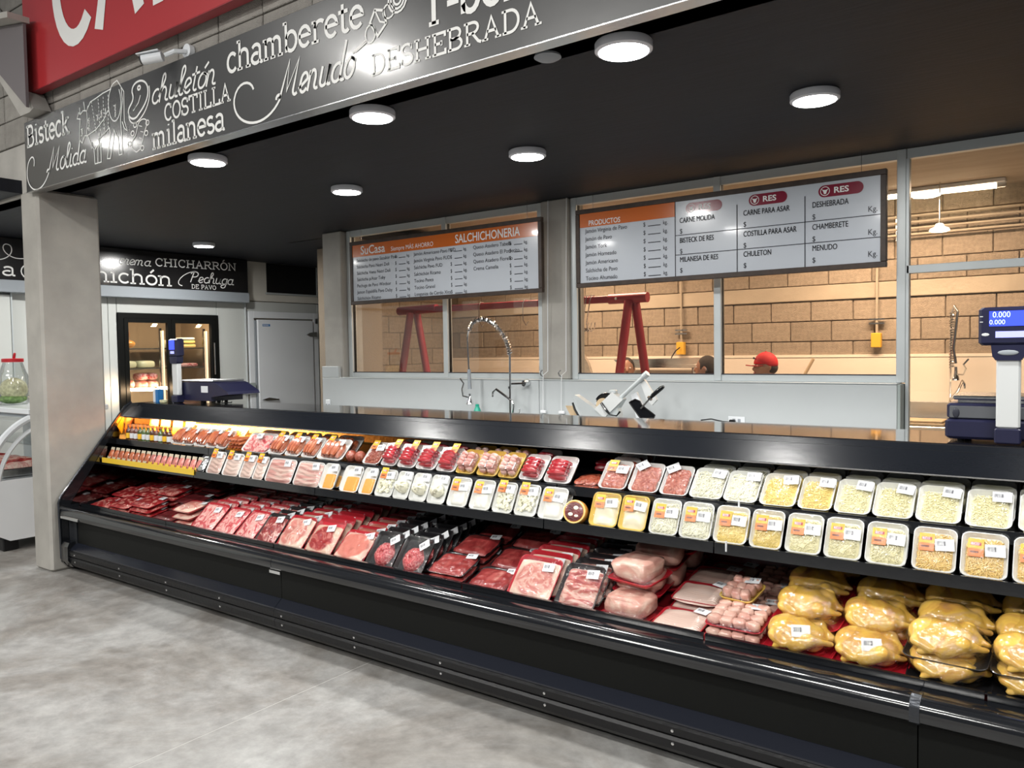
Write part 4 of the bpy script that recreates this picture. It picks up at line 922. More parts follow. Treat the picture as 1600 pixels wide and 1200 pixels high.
def discs(W, L, h, rad, seed, n=46):
    rn = random.Random(seed); mb = sheet(W*.9, L*.9, lambda u, v: h*.6*edge_fall(u, v), 8, 8); rows = int(L/(rad*.75))
    for j in range(rows, -1, -1):
        for i in range(5):
            x = -W/2+rad+.006+(W-2*rad-.012)*(i+.4*(j % 2))/4.4; y = rad+.006+(L-2*rad-.012)*j/rows
            z = h*(.75+.2*rn.random()); T = Matrix.Translation((x, y, z)) @ Matrix.Rotation(rn.uniform(.10, .5), 4, 'X') @ Matrix.Rotation(rn.uniform(-.25, .25), 4, 'Y')
            mb.lathe([(rad*.9, 0), (rad, .001), (rad, .0025), (rad*.92, .0035)], n=14, T=T)
    return mb
def sausages(W, L, r, seed, nx=1, ny=6, along='x', taper=1):
    rn = random.Random(seed); mb = MB()
    for lay in range(2):
        for j in range(ny-lay):
            for i in range(nx):
                if along == 'x':
                    y = .018+r+(L-.036-2*r)*(j+.5*lay)/(ny-1); x0 = -W/2+.012+i*(W-.024)/nx; x1 = x0+(W-.024)/nx-.004
                    pts = [(x0+(x1-x0)*t, y+rn.uniform(-.003, .003), .008+r+lay*r*1.3+.004*sin(pi*t)) for t in (.08, .3, .5, .7, .92)]
                else:
                    x = -W/2+.014+r+(W-.028-2*r)*(j+.5*lay)/(ny-1); y0 = .012+i*(L-.024)/nx; y1 = y0+(L-.024)/nx-.004
                    pts = [(x+rn.uniform(-.003, .003), y0+(y1-y0)*t, .008+r+lay*r*1.3) for t in (.08, .3, .5, .7, .92)]
                mb.tube(pts, [r*.55, r, r*1.05, r, r*.55], 8)
    return mb
def film_mesh(W, L, H, h, kind='flat', seed=0):
    """cling film pulled over rim and contents, then down the sides of the tray"""
    def f(u, v):
        e = edge_fall(u, v, 5 if kind == 'flat' else 2.4)
        return H+.002+(max(0, h-H)+.003)*e+.0012*nz(u*7, v*7, seed)*e
    mb = sheet(W+.003, L+.003, f, 14, 16, .10)
    return mb
def brand_mesh():
    mb = MB(); w, h = .048, .062
    mb.box(0, w, h*.45, h, 0, .0006); mb.mat(1).box(0, w, 0, h*.45, 0, .0006)
    mb.mat(2).box(.008, w-.008, h*.62, h*.80, .0006, .0009)
    mb.mat(3); mb.text('RICO', lambda p: (.0095+p[0], h*.645+p[1], .0012), .0125, .82, .03)
    mb.mat(4)
    for i in range(6): mb.box(.008+i*.0042, .011+i*.0042, h*.20, h*.31, .0006, .0009)
    return mb.mesh('brand_sticker', ['label_yellow', 'label_orange', 'label_red', 'ink_white', 'ink_dark'])
BRAND = brand_mesh()
LABEL = MB().box(-.030, .030, -.021, .021, 0, .0006).mesh('price_label', 'barcode_label')
KIND = {}
def kind(key, W, L, H, tray, parts, film=True, fh=.03, fk='flat', r=.028, label=None, brand=None, flare=.012):
    """parts: list of (name, mesh, stuff?)"""
    KIND[key] = dict(W=W, L=L, H=H, tray=tray_mesh('tray', W, L, H, tray, r, flare) if tray else None, parts=parts,
                     film=film_mesh(W, L, H, fh, fk).mesh('wrap_film', 'wrap_film', 'all') if film else None, label=label, brand=brand, fh=max(fh, H)+.012)
def variants(fn, name, mat, n=2, smooth=True): return [fn(s_).mesh(name, mat, smooth) for s_ in range(n)]
TW, TL = .155, .195
for key, mat, n_, ln, r_, curl in (('shred_white', 'cheese_white', 330, .030, .0016, .2), ('noodle_white', 'cheese_white', 200, .060, .0024, .9), ('shred_yellow', 'cheese_yellow', 330, .032, .0016, .2), ('shred_pale', 'cheese_pale', 420, .018, .0016, .1), ('shred_gold', 'cheese_gold', 260, .042, .0022, .3)):
    ms = [('shredded_cheese', variants(lambda s_: sticks(TW-.02, TL-.02, .026, n_, ln, r_, s_+len(key), curl), 'shredded_cheese', mat, 2, 'all'), True)]
    kind(key, TW, TL, .026, 'foam_white', ms, True, .034, label=(.040, .152, .037, .0), brand=None)
    kind(key+'_b', TW, TL, .026, 'foam_white', ms, True, .034, label=(.036, .118, .037, .0), brand=(-.054, .085, .037))
def fold(u, v, s_): return .008+.022*edge_fall(u, v, 5)*(.75+.25*sin(5*(v+.5*u*u)+s_*2))
kind('cheese_fold', TW, TL, .024, 'foam_yellow', [('folded_cheese', variants(lambda s_: sheet(TW-.03, TL-.03, lambda u, v: fold(u, v, s_)), 'folded_cheese', 'cream_fold'), False)], True, .034, label=(.036, .135, .037, 0), brand=(-.054, .10, .037))
kind('cheese_slab', TW, TL, .022, 'foam_white', [('cheese_slices', variants(lambda s_: sheet(TW-.055, TL-.075, lambda u, v: .006+.014*edge_fall(u, v, 16)), 'cheese_slices', 'cheese_orange'), False)], True, .026, label=(.036, .16, .029, 0))
kind('cheese_white', TW, TL, .024, 'foam_white', [('cheese_piece', variants(lambda s_: sheet(TW-.045, TL-.07, lambda u, v: .006+.020*edge_fall(u, v, 8)+.002*nz(u*3, v*3, s_)), 'cheese_piece', 'cheese_curd'), False)], True, .032, label=(.034, .13, .035, 0), brand=(-.056, .10, .035))
def ball(s_):
    mb = MB(); rn = random.Random(s_)
    for k in range(9):
        a = rn.uniform(0, pi); q = Vector((cos(a), sin(a), rn.uniform(-.4, .6))).normalized(); b_ = q.orthogonal().normalized(); c_ = q.cross(b_)
        mb.tube([Vector((0, .085, .028))+(b_*cos(t)+c_*sin(t))*(.040-.001*k)*Vector((1, 1, .62)).length/1.55 for t in [2*pi*i/14 for i in range(15)]], .008, 6)
    mb.ell((0, .085, .028), (.046, .046, .028), 14, 8)
    return mb
kind('cheese_ball', TW-.01, TL, .022, 'foam_white', [('cheese_ball', variants(ball, 'cheese_ball', 'cheese_white', 2, 'all'), False)], True, .055, 'dome', label=(.034, .165, .03, 0))
def curd(s_):
    mb = MB(); rn = random.Random(s_+5)
    for k in range(60):
        x = rn.uniform(-.05, .05); y = rn.uniform(.03, .13); q = rn.uniform(.006, .011)
        mb.box(-q, q, -q, q, -q*.6, q*.6, Matrix.Translation((x, y, .012+.012*rn.random())) @ Matrix.Rotation(rn.uniform(0, 3), 4, 'Z') @ Matrix.Rotation(rn.uniform(-.5, .5), 4, 'X'))
    return mb
kind('cheese_cubes', TW, TL, .022, 'foam_white', [('cheese_pieces', variants(curd, 'cheese_pieces', 'cheese_white', 2, False), True)], True, .034, label=(.034, .15, .036, 0), brand=(-.054, .125, .036))
kind('pepperoni', TW, TL, .026, 'foam_white', [('pepperoni_slices', variants(lambda s_: discs(TW-.02, TL-.02, .022, .021, s_), 'pepperoni_slices', 'pepperoni', 2), True)], True, .036, label=(-.034, .165, .038, .6))
kind('pepperoni_b', TW, TL, .026, 'foam_white', [('pepperoni_slices', variants(lambda s_: discs(TW-.02, TL-.02, .022, .021, s_+4), 'pepperoni_slices', 'pepperoni', 2), True)], True, .036, label=(.034, .125, .038, 0), brand=(-.052, .11, .038))
kind('chorizo', TW, TL, .026, 'foam_white', [('chorizo_link', variants(lambda s_: sausages(TW-.012, TL-.02, .018, s_, 1, 5), 'chorizo_link', 'chorizo', 2), False)], True, .060, 'dome', label=(.0, .10, .064, .05))
kind('chorizo_b', TW, TL, .026, 'foam_white', [('chorizo_link', variants(lambda s_: sausages(TW-.012, TL-.02, .018, s_+3, 1, 5), 'chorizo_link', 'chorizo', 2), False)], True, .060, 'dome', label=(-.036, .145, .055, .05), brand=(.000, .125, .060))
kind('pink_links', TW, TL, .026, 'foam_yellow', [('bacon_roll', variants(lambda s_: sausages(TW-.012, TL-.02, .019, s_, 2, 5), 'bacon_roll', 'bacon', 2), False)], True, .055, 'dome', label=(.02, .065, .058, .1))
kind('smoked_sausage', TW, TL, .024, 'foam_white', [('sausage_link', variants(lambda s_: sausages(TW-.012, TL-.02, .017, s_, 1, 4, 'y'), 'sausage_link', 'sausage', 2), False)], True, .05, 'dome', label=(.036, .15, .050, 0))
kind('smoked_sausage_b', TW, TL, .024, 'foam_white', [('sausage_link', variants(lambda s_: sausages(TW-.012, TL-.02, .017, s_+7, 1, 4, 'y'), 'sausage_link', 'sausage', 2), False)], True, .05, 'dome', label=(.038, .14, .050, 0), brand=(-.045, .125, .048))
kind('minced_chorizo', TW-.02, TL, .024, 'foam_white', [('sausage_shreds', variants(lambda s_: sticks(TW-.04, TL-.02, .026, 220, .028, .0026, s_, .4), 'sausage_shreds', 'pepperoni', 2, 'all'), True)], True, .034, label=(.030, .135, .037, 0), brand=(-.048, .12, .037))
kind('mixed_cold_cuts', .22, TL, .024, 'foam_white', [('sausage_slices', variants(lambda s_: discs(.20, TL-.02, .026, .022, s_+9), 'sausage_slices', 'pork_marbled', 2), True)], True, .045, label=(.0, .14, .048, 0))
def bacon_sheet(s_, W, L): return sheet(W, L, lambda u, v: .012+.010*edge_fall(u, v, 6)+.004*sin(16*v+2*sin(3*u+s_))*edge_fall(u, v, 4))
kind('bacon', .20, TL, .012, 'foam_white', [('bacon_slices', variants(lambda s_: bacon_sheet(s_, .185, TL-.012), 'bacon_slices', 'bacon'), False)], True, .026, label=(.05, .155, .028, .1))
def ham_strips(s_):
    mb = MB()
    for i in range(4): mb.box(-.012, .012, 0, TL-.03, 0, .012, Matrix.Translation((-.052+i*.035, .015, .010)) @ Matrix.Rotation(.35, 4, 'Y'))
    return mb
kind('ham_slices', TW, TL, .016, 'foam_white', [('ham_stack', variants(lambda s_: bacon_sheet(s_, TW-.02, TL-.02), 'ham_stack', 'pork_skin', 2), False)], True, .028, label=(.03, .16, .030, 0), brand=(-.055, .135, .030))
# --- deck packs
DW, DL = .235, .20
def steak_fn(s_, W=DW-.012, L=DL-.014, h=.016, amp=.004):
    return sheet(W, L, lambda u, v: .015+h*edge_fall(u*(1+.12*nz(u*2, v*2, s_)), v, 7)+amp*nz(u*3.2, v*3.2, s_+.5)*edge_fall(u, v, 4))
def slices_fn(s_, W=DW-.010, L=DL-.012, n=5, h=.030):
    """overlapping slices: each one proud of the next"""
    def f(u, v):
        t = (v*.5+.5)*n+.35*sin(2.2*u+s_*1.7)+.3*nz(u*2, v*2, s_); q = t-math.floor(t)
        return .016+h*edge_fall(u, v, 8)*(.66+.28*q*q)+.003*nz(u*5, v*5, s_+3)
    return sheet(W, L, f, 26, 34)
def lumps_fn(s_, W=DW-.012, L=DL-.012, h=.030, sc=2.2):
    return sheet(W, L, lambda u, v: .014+h*edge_fall(u, v, 4)*(.78+.34*nz(u*sc, v*sc, s_*3.3)), 26, 28)
kind('red_steak', DW, DL, .018, 'foam_red', [('beef_steak', variants(lambda s_: steak_fn(s_, h=.018), 'beef_steak', 'beef_bone', 2), False)], True, .030, label=(.080, .165, .032, .15))
kind('osso', DW, DL, .020, 'foam_red', [('shank_slice', variants(lambda s_: lumps_fn(s_, h=.035, sc=1.6), 'shank_slice', 'pork_chop', 2), False)], True, .045, label=(.085, .15, .036, .15))
kind('dark_liver', DW-.01, DL, .018, 'foam_black', [('liver_slices', variants(lambda s_: steak_fn(s_, h=.018), 'liver_slices', 'liver_dark', 2), False)], True, .030, label=(.080, .165, .032, .15))
kind('marbled', DW, DL+.02, .022, 'foam_red', [('sliced_meat', variants(lambda s_: slices_fn(s_, L=DL+.008, n=6), 'sliced_meat', 'pork_marbled', 3), False)], True, .042, label=(.050, .16, .046, .2))
kind('marbled_beef', DW, DL+.02, .022, 'foam_red', [('sliced_meat', variants(lambda s_: slices_fn(s_+5, L=DL+.008, n=5), 'sliced_meat', 'beef_marbled', 2), False)], True, .042, label=(.065, .16, .046, .2))
kind('oxtail', DW, DL+.01, .022, 'foam_black', [('bone_pieces', variants(lambda s_: lumps_fn(s_, h=.035, sc=3.5), 'bone_pieces', 'beef_marbled', 2), False)], True, .048, label=(.060, .165, .048, .25))
kind('pork_steak', DW, DL+.02, .020, 'foam_red', [('pork_steak', variants(lambda s_: steak_fn(s_, DW-.012, DL+.005, .026, .008), 'pork_steak', 'pork_chop', 2), False)], True, .036, label=(.060, .175, .040, .25))
kind('beef_chunks', DW, DL+.03, .020, 'foam_red', [('beef_piece', variants(lambda s_: slices_fn(s_+9, L=DL-.01, n=3, h=.030), 'beef_piece', 'beef_steak', 2), False)], True, .040, label=(.040, .165, .044, .2))
kind('ham_steak', DW, DL, .018, 'foam_red', [('ham_steak', variants(lambda s_: steak_fn(s_, DW-.014, DL-.016, .028, .004), 'ham_steak', 'ham_round', 2), False)], True, .036, label=(.080, .165, .038, .2))
def ground(s_):
    def f(u, v):
        q = sqrt(u*u+v*v)*(1+.08*nz(u*3, v*3, s_))
        h = .050*max(0, 1-(q/.90)**3)**.6-.024*math.exp(-(q/.16)**2)
        return (.004+h+.005*nz(u*7, v*7, s_)+.004*nz(u*15, v*15, s_)) if h > .001 else -.001
    m_ = sheet(.150, .150, f, 40, 40); m_.v = [(x, y+.012, z) for x, y, z in m_.v]
    return m_
kind('ground_beef', .215, DL+.01, .026, 'foam_black', [('ground_beef', variants(ground, 'ground_beef', 'ground_beef', 2), False)], True, .050, 'dome', label=(.058, .165, .044, .6))
kind('thin_beef', DW-.005, DL, .016, 'foam_black', [('thin_steaks', variants(lambda s_: steak_fn(s_, DW-.02, DL-.015, .024, .008), 'thin_steaks', 'thin_beef', 3), False)], True, .034, label=(.075, .170, .038, .2))
kind('pork_chop', DW, DL+.02, .022, 'foam_red', [('pork_chops', variants(lambda s_: lumps_fn(s_, DW-.014, DL, .028, 1.8), 'pork_chops', 'pork_chop', 2), False)], True, .036, label=(.062, .165, .040, .05))
def ribs_fn(s_, W=.18, L=DL):
    return sheet(W, L, lambda u, v: .006+edge_fall(u, v, 6)*(.020+.010*sin(9*v+1.2*sin(2*u+s_)))+.004*nz(u*4, v*4, s_), 26, 40)
kind('pork_rib', .200, DL+.02, .024, 'foam_black', [('rib_slices', variants(ribs_fn, 'rib_slices', 'pork_rib', 2), False)], True, .042, label=(.050, .17, .044, .1))
kind('pork_skin', DW-.01, DL, .018, 'foam_red', [('skin_sheets', variants(lambda s_: sheet(DW-.02, DL-.02, lambda u, v: .008+.024*edge_fall(u, v, 10)+.005*sin(3*v+4*u*u+s_)+.003*sin(40*v)*(1 if u > .55 else .2), 26, 40), 'skin_sheets', 'pork_skin', 2), False)], True, .040, label=(.070, .165, .044, -.25))
def sup(mb, c, r, e=.5, T=None, n=16, m=10, nsc=0, seed=0):
    """rounded block"""
    t = MB().ell((0, 0, 0), (1, 1, 1), n, m); g = lambda q: math.copysign(abs(q)**e, q); out = []
    for x, y, z in t.v:
        k = 1+nsc*nz(x*1.7+seed, y*1.7, z*1.7)
        p = Vector((g(x)*r[0]*k, g(y)*r[1]*k, g(z)*r[2]*k)); p = (T @ p if T else p)+Vector(c); out.append(tuple(p))
    return mb.add(out, t.f)
def loin(s_):
    return sup(MB(), (0, .10, .052), (.104, .086, .044), .50, None, 26, 14, .16, s_*7)
kind('pork_loin', DW, DL, .018, 'foam_red', [('loin_piece', variants(loin, 'loin_piece', 'pork_loin', 3, 'all'), False)], True, .105, 'dome', label=None)
def feet(W, L, nx_, ny_):
    def g(s_):
        mb = MB(); rn = random.Random(s_+2)
        for j in range(ny_):
            for i in range(nx_):
                w = (W-.02)/nx_/2; l = (L-.02)/ny_/2
                x = -W/2+.010+w*(2*i+1)+rn.uniform(-.003, .003); y = .010+l*(2*j+1)+rn.uniform(-.003, .003)
                T = Matrix.Rotation(rn.uniform(-.5, .5), 4, 'Z') @ Matrix.Rotation(rn.uniform(-.25, .25), 4, 'X')
                sup(mb, (x, y, .030+rn.uniform(0, .008)), (w*1.02, l*1.02, .022), .55, T, 10, 8, .25, rn.uniform(0, 50))
        return mb
    return g
kind('pork_feet', DW-.01, DL, .018, 'foam_red', [('feet_pieces', variants(feet(DW-.01, DL, 4, 4), 'feet_pieces', 'pork_foot', 2, 'all'), False)], True, .050, label=(.060, .165, .054, .2))
kind('pork_feet_y', .15, .15, .026, 'foam_yellow', [('feet_pieces', variants(feet(.14, .15, 3, 3), 'feet_pieces', 'pork_foot', 1, 'all'), False)], True, .052, label=(.030, .115, .056, .3))
# chicken: plump body lying on its back, legs to the right, wings folded
def chicken_mesh(s_):
    mb = MB(); q = s_*.004
    mb.ell((-.020, .0, .054), (.092, .068, .052), 18, 12)
    mb.ell((-.055, .0, .060), (.058, .060, .048), 14, 10)
    mb.ell((.035, .0, .046), (.055, .056, .042), 14, 10)
    for sy in (-1, 1):
        mb.caps((.000, sy*.050, .046), (.048, sy*.048, .064+q), .034, .026, 12)       # thigh pressed to the body
        mb.caps((.048, sy*.046, .064+q), (.092, sy*.022, .050), .022, .012, 10)       # drumstick folded in
        mb.caps((.092, sy*.022, .050), (.106, sy*.016, .047), .013, .011, 8)
        mb.caps((-.078, sy*.050, .058), (-.034, sy*.070, .046), .019, .016, 10)       # wing
        mb.caps((-.034, sy*.070, .046), (-.066, sy*.072, .030), .014, .010, 8)
    me = remesh(mb, .0050, 'chicken_skin', 'chicken_body', 4)
    for v in me.vertices:
        c = v.co; d = .0035*nz(c.x*28, c.y*28, c.z*28+s_); v.co = c+Vector((0, d, d))
    return me
CHK = [chicken_mesh(0), chicken_mesh(1.6)]
def chicken_film():
    mb = MB(); mb.ell((0, 0, .052), (.118, .090, .062), 26, 14)
    mb.v = [(x+.004*nz(x*30, y*30, 1), y+.004*nz(x*30, y*30, 2), max(.004, z)+.003*nz(x*30, y*30, 3)) for x, y, z in mb.v]
    return mb.mesh('wrap_film', 'bag_film', 'all')
CF = chicken_film()
CT = {c: tray_mesh('tray', .235, .165, .018, 'foam_'+c, .03) for c in ('red', 'black')}

PACKS = []
def pack(key, x, y, z, tilt, yaw, label, cat, group, name='meat_pack', sx=1, sy=1, var=None, nolabel=False, sz=1):
    K_ = KIND[key]; t = thing(name, label, cat, (x, y, z), (tilt, 0, yaw), group); t.scale = (sx, sy, sz)
    n_ = random.randrange(8) if var is None else var
    if K_['tray']: put('tray', K_['tray'], t)
    for pn, ms, stuff in K_['parts']:
        o = put(pn, ms[n_ % len(ms)], t)
        if stuff: o['kind'] = 'stuff'
    if K_['film']: put('wrap_film', K_['film'], t)
    if K_['label'] and not nolabel:
        a, b, c, d = K_['label']; l = put('price_label', LABEL, t); l.location = (a, b, c); l.rotation_euler = (0, 0, d+random.uniform(-.12, .12)); l.scale = (1/sx, 1/sy, 1)
    if K_['brand']:
        a, b, c = K_['brand']; l = put('brand_sticker', BRAND, t); l.location = (a, b, c); l.scale = (1/sx, 1/sy, 1)
    PACKS.append(t); return t

# --- upper shelf: (x0, x1, kind, description, how many stand behind, tilt)
UP = [(-5.478, -5.30, 'smoked_sausage', 'white tray of brown sausages', 1), (-5.33, -5.17, 'smoked_sausage_b', 'white tray of brown sausages', 1), (-5.18, -5.02, 'smoked_sausage', 'white tray of brown sausages', 1), (-5.03, -4.90, 'smoked_sausage', 'white tray of brown sausages', 1), (-4.91, -4.79, 'smoked_sausage_b', 'white tray of brown sausages', 1),
 (-4.62, -4.33, 'mixed_cold_cuts', 'wide white tray of pink cold cuts', 1), (-4.335, -4.17, 'smoked_sausage_b', 'white tray of brown sausages', 1), (-4.165, -4.01, 'smoked_sausage_b', 'white tray of brown sausages', 1), (-4.005, -3.86, 'smoked_sausage_b', 'white tray of brown sausages', 1), (-3.86, -3.62, 'smoked_sausage_b', 'wide white tray of brown sausages', 1),
 (-3.455, -3.31, 'minced_chorizo', 'narrow white tray of minced orange sausage', 0),
 (-3.30, -3.175, 'chorizo_b', 'white tray of dark red sausages', 1), (-3.17, -3.03, 'chorizo_b', 'white tray of dark red sausages', 1), (-3.03, -2.88, 'chorizo_b', 'white tray of dark red sausages', 1), (-2.88, -2.74, 'chorizo_b', 'white tray of dark red sausages', 1),
 (-2.74, -2.61, 'pink_links', 'yellow tray of pink bacon rolls', 1), (-2.60, -2.46, 'pink_links', 'yellow tray of pink bacon rolls', 1), (-2.46, -2.335, 'pink_links', 'yellow tray of pink bacon rolls', 1),
 (-2.33, -2.185, 'chorizo', 'white tray of bright red sausages', 1), (-2.18, -2.02, 'chorizo', 'white tray of bright red sausages', 0),
 (-1.875, -1.725, 'pepperoni_b', 'white tray of pepperoni with sticker', 3), (-1.72, -1.565, 'pepperoni', 'white tray of pepperoni', 0), (-1.565, -1.425, 'pepperoni', 'white tray of pepperoni', 0),
 (-1.425, -1.27, 'noodle_white', 'white tray of white string cheese', 2), (-1.272, -1.122, 'noodle_white', 'white tray of white string cheese', 2), (-1.12, -.968, 'shred_yellow', 'white tray of shredded yellow cheese', 2), (-.966, -.83, 'shred_yellow', 'white tray of shredded yellow cheese', 4),
 (-.828, -.69, 'shred_pale', 'white tray of shredded pale cheese', 3), (-.69, -.545, 'shred_pale', 'white tray of shredded pale cheese', 3), (-.543, -.39, 'shred_pale', 'white tray of shredded pale cheese', 2), (-.385, -.235, 'shred_pale', 'white tray of shredded pale cheese', 3), (-.225, -.08, 'shred_pale', 'white tray of shredded pale cheese', 2), (-.075, .08, 'shred_pale', 'white tray of shredded pale cheese', 0)]
LO = [(-4.87, -4.70, 'ham_slices', 'white tray of pale ham slices', 0), (-4.69, -4.50, 'ham_slices', 'white tray of pale ham slices', 0), (-4.50, -4.36, 'ham_slices', 'white tray of pale ham slices', 0), (-4.36, -4.24, 'ham_slices', 'white tray of pale ham slices', 0), (-4.235, -3.97, 'bacon', 'flat pack of pink bacon', 0), (-3.96, -3.71, 'bacon', 'flat pack of pink bacon', 0),
 (-3.705, -3.57, 'cheese_slab', 'white tray of orange cheese slices', 1), (-3.53, -3.37, 'cheese_slab', 'white tray of orange cheese slices', 1), (-3.37, -3.25, 'cheese_slab', 'white tray of orange cheese slices', 0),
 (-3.24, -3.10, 'cheese_cubes', 'white tray of pale cheese chunks', 0), (-3.10, -2.98, 'cheese_ball', 'white tray with a pale cheese ball', 0), (-2.98, -2.85, 'cheese_ball', 'white tray with a pale cheese ball', 0), (-2.85, -2.72, 'cheese_ball', 'white tray with a pale cheese ball', 0),
 (-2.71, -2.57, 'cheese_white', 'white tray of white fresh cheese with sticker', 0), (-2.56, -2.42, 'cheese_white', 'white tray of white fresh cheese with sticker', 1), (-2.415, -2.285, 'cheese_cubes', 'white tray of pale cheese chunks', 1), (-2.28, -2.145, 'cheese_cubes', 'white tray of pale cheese chunks', 1), (-2.14, -1.99, 'cheese_white', 'white tray of white fresh cheese with sticker', 1),
 (-1.86, -1.71, 'cheese_fold', 'yellow tray of folded cream cheese', 0), (-1.71, -1.57, 'cheese_fold', 'yellow tray of folded cream cheese', 0), (-1.56, -1.42, 'noodle_white_b', 'white tray of white string cheese with sticker', 1), (-1.42, -1.275, 'noodle_white_b', 'white tray of white string cheese with sticker', 1),
 (-1.27, -1.125, 'shred_yellow_b', 'white tray of shredded yellow cheese with sticker', 1), (-1.12, -.985, 'shred_yellow_b', 'white tray of shredded yellow cheese with sticker', 0), (-.98, -.838, 'shred_pale_b', 'white tray of shredded pale cheese with sticker', 0), (-.835, -.695, 'shred_pale_b', 'white tray of shredded pale cheese with sticker', 0), (-.69, -.545, 'shred_pale_b', 'white tray of shredded pale cheese with sticker', 1), (-.535, -.39, 'shred_gold_b', 'white tray of shredded golden cheese with sticker', 0), (-.385, -.238, 'shred_gold_b', 'white tray of shredded golden cheese with sticker', 1), (-.232, -.09, 'shred_gold_b', 'white tray of shredded golden cheese with sticker', 0), (-.08, .07, 'shred_gold_b', 'white tray of shredded golden cheese with sticker', 0)]
def catof(k): return 'cheese' if ('shred' in k or 'noodle' in k or 'cheese' in k) else ('sausage' if 'saus' in k or 'chor' in k or 'pepp' in k else 'meat')
def fill_shelf(LST, Y, Z, tilt, where, tall):
    tot = {}
    for q in LST: tot[q[3]] = tot.get(q[3], 0)+1
    cnt = {}
    for x0, x1, k_, desc, back in LST:
        cnt[desc] = cnt.get(desc, 0)+1; c_ = cnt[desc]
        pos = '' if tot[desc] == 1 else (', leftmost such' if c_ == 1 else ', rightmost such' if c_ == tot[desc] else ', %s such from left' % ORD[c_-1])
        W = KIND[k_]['W']; sx = (x1-x0-.007)/W; xc = (x0+x1)/2
        cat = catof(k_); nm = 'cheese_tray' if cat == 'cheese' else ('sausage_tray' if cat == 'sausage' else 'cold_cut_tray')
        tl = tilt+R(random.uniform(-.8, .8)); y0 = Y+.006+.032*sin(tl)
        pack(k_, xc, y0, Z-.018+.055*(y0-Y)/.53, tl, R(random.uniform(-.6, .6)), '%s on the %s shelf%s' % (desc, where, pos), cat, 'trays along the %s shelf front' % where, nm, sx, tall, nolabel=False)
        for b in range(back):
            yb = y0+max(.040, KIND[k_]['fh']/(sin(tl)-.11*cos(tl)))*(b+1)
            pack(k_.replace('_b', '') if k_.replace('_b', '') in KIND else k_, xc+random.uniform(-.006, .006), yb, Z-.018+.055*(yb-Y)/.53, tl, 0, '%s standing %s back on the %s shelf%s' % (desc.replace(' with sticker', '').replace('white tray of ', ''), ORD[b], where, pos.replace(' from left', '').replace('such', 'stack')), cat, 'trays standing behind the %s shelf front' % where, nm, sx, tall*(1 if where == 'upper' else .80), nolabel=True)
fill_shelf(UP, UY, UZ, R(46), 'upper', .81)
fill_shelf(LO, LY, LZ, R(63), 'lower', .80)

# small things on the shelves at the left end
for i in range(11):
    x = -6.10+i*.058; g_ = i in (3, 4, 5, 8)
    t = thing('sauce_bottle', 'small %s bottle on the upper shelf, %s from the left end' % ('green' if g_ else 'dark amber', ORD[i]), 'bottle', (x, 3.215, UZ-.02+.008), group='small bottles at the left end of the upper shelf')
    part('glass_body', MB().lathe([(.020, 0), (.024, .004), (.024, .070), (.018, .085), (.011, .095), (.011, .108)], n=14), 'bottle_green' if g_ else 'bottle_dark', t, True, True)
    part('cap', MB().lathe([(.014, .108), (.014, .124), (.010, .126)], n=12), 'bottle_cap', t, True, True)
    part('paper_label', MB().lathe([(.0246, .018), (.0246, .058)], n=14), 'paper_white' if i % 3 else 'label_yellow', t, True, True)
for i in range(4):
    x = -6.02+i*.17; t = thing('snack_pack', 'tall orange and yellow packet behind the amber bottles, %s from the left' % ORD[i], 'packet', (x, 3.36, UZ-.02+.024), (R(-8), 0, 0), 'packets behind the bottles')
    part('pouch', sheet(.13, .15, lambda u, v: .018*edge_fall(u, v, 3)).add(*[(lambda q: (q.v, [tuple(reversed(f)) for f in q.f]))(sheet(.13, .15, lambda u, v: -.018*edge_fall(u, v, 3)))][0]), 'label_yellow' if i % 2 else 'label_orange', t, 'all', True).rotation_euler = (R(90), 0, 0)
# loose sausages between the trays
for i in range(12):
    lay = i//4; x = -4.775+(i % 4)*.036+.012*(lay % 2)
    o = solo('sausage', MB().tube([(x, 3.20+.04*t_, UZ-.02+.034+lay*.024+.006*sin(pi*t_/4)) for t_ in range(5)], [.008, .0135, .014, .0135, .008], 8), 'sausage', 'loose orange sausage in the %s layer of the upper shelf pile, %s from left' % (('bottom', 'middle', 'top')[lay], ORD[i % 4]), 'sausage', 'loose sausages on the upper shelf', True)
for i, x in enumerate((-3.575, -3.50)):
    t = thing('sausage_ball_pack', 'round orange net of small sausages, %s one beside the minced sausage tray' % ('left', 'right')[i], 'sausage', (x, 3.225, UZ-.02+.012), group='round nets of sausages')
    part('sausage_ball', MB().ell((0, 0, .036), (.036, .036, .036), 14, 10), 'pepperoni', t, 'all', True)
    part('wrap_film', MB().ell((0, 0, .037), (.039, .039, .038), 14, 10), 'wrap_film', t, 'all', True)
t = thing('salami_pack', 'loose film pack of orange salami slices between red sausages and pepperoni', 'sausage', (-1.95, 3.20, UZ-.02+.008), (R(8), 0, R(6)))
part('salami_slices', discs(.14, .14, .024, .022, 31), 'pepperoni', t, True, True)
part('wrap_film', sheet(.15, .15, lambda u, v: .006+.036*edge_fall(u, v, 3)), 'wrap_film', t, 'all', True)
t = thing('fallen_tray', 'dark red pack lying behind the salami slices', 'meat', (-1.98, 3.42, UZ-.02+.038), (0, 0, R(10)))
part('sausage_link', sausages(.14, .16, .018, 3, 1, 5), 'chorizo', t, True, True)
t = thing('empty_tray', 'white tray lying flat behind the pepperoni trays on the upper shelf', 'tray', (-1.52, 3.47, UZ-.02+.045), (R(4), 0, R(8)))
put('tray', tray_mesh('tray', .22, .16, .026, 'foam_white'), t); part('red_contents', lumps_fn(3, .18, .13, .02), 'chorizo', t, True, True)
t = thing('round_cheese', 'round orange-rind cheese standing on edge with a dark printed label', 'cheese', (-1.925, 3.075, LZ-.02+.064), (R(72), 0, R(12)))
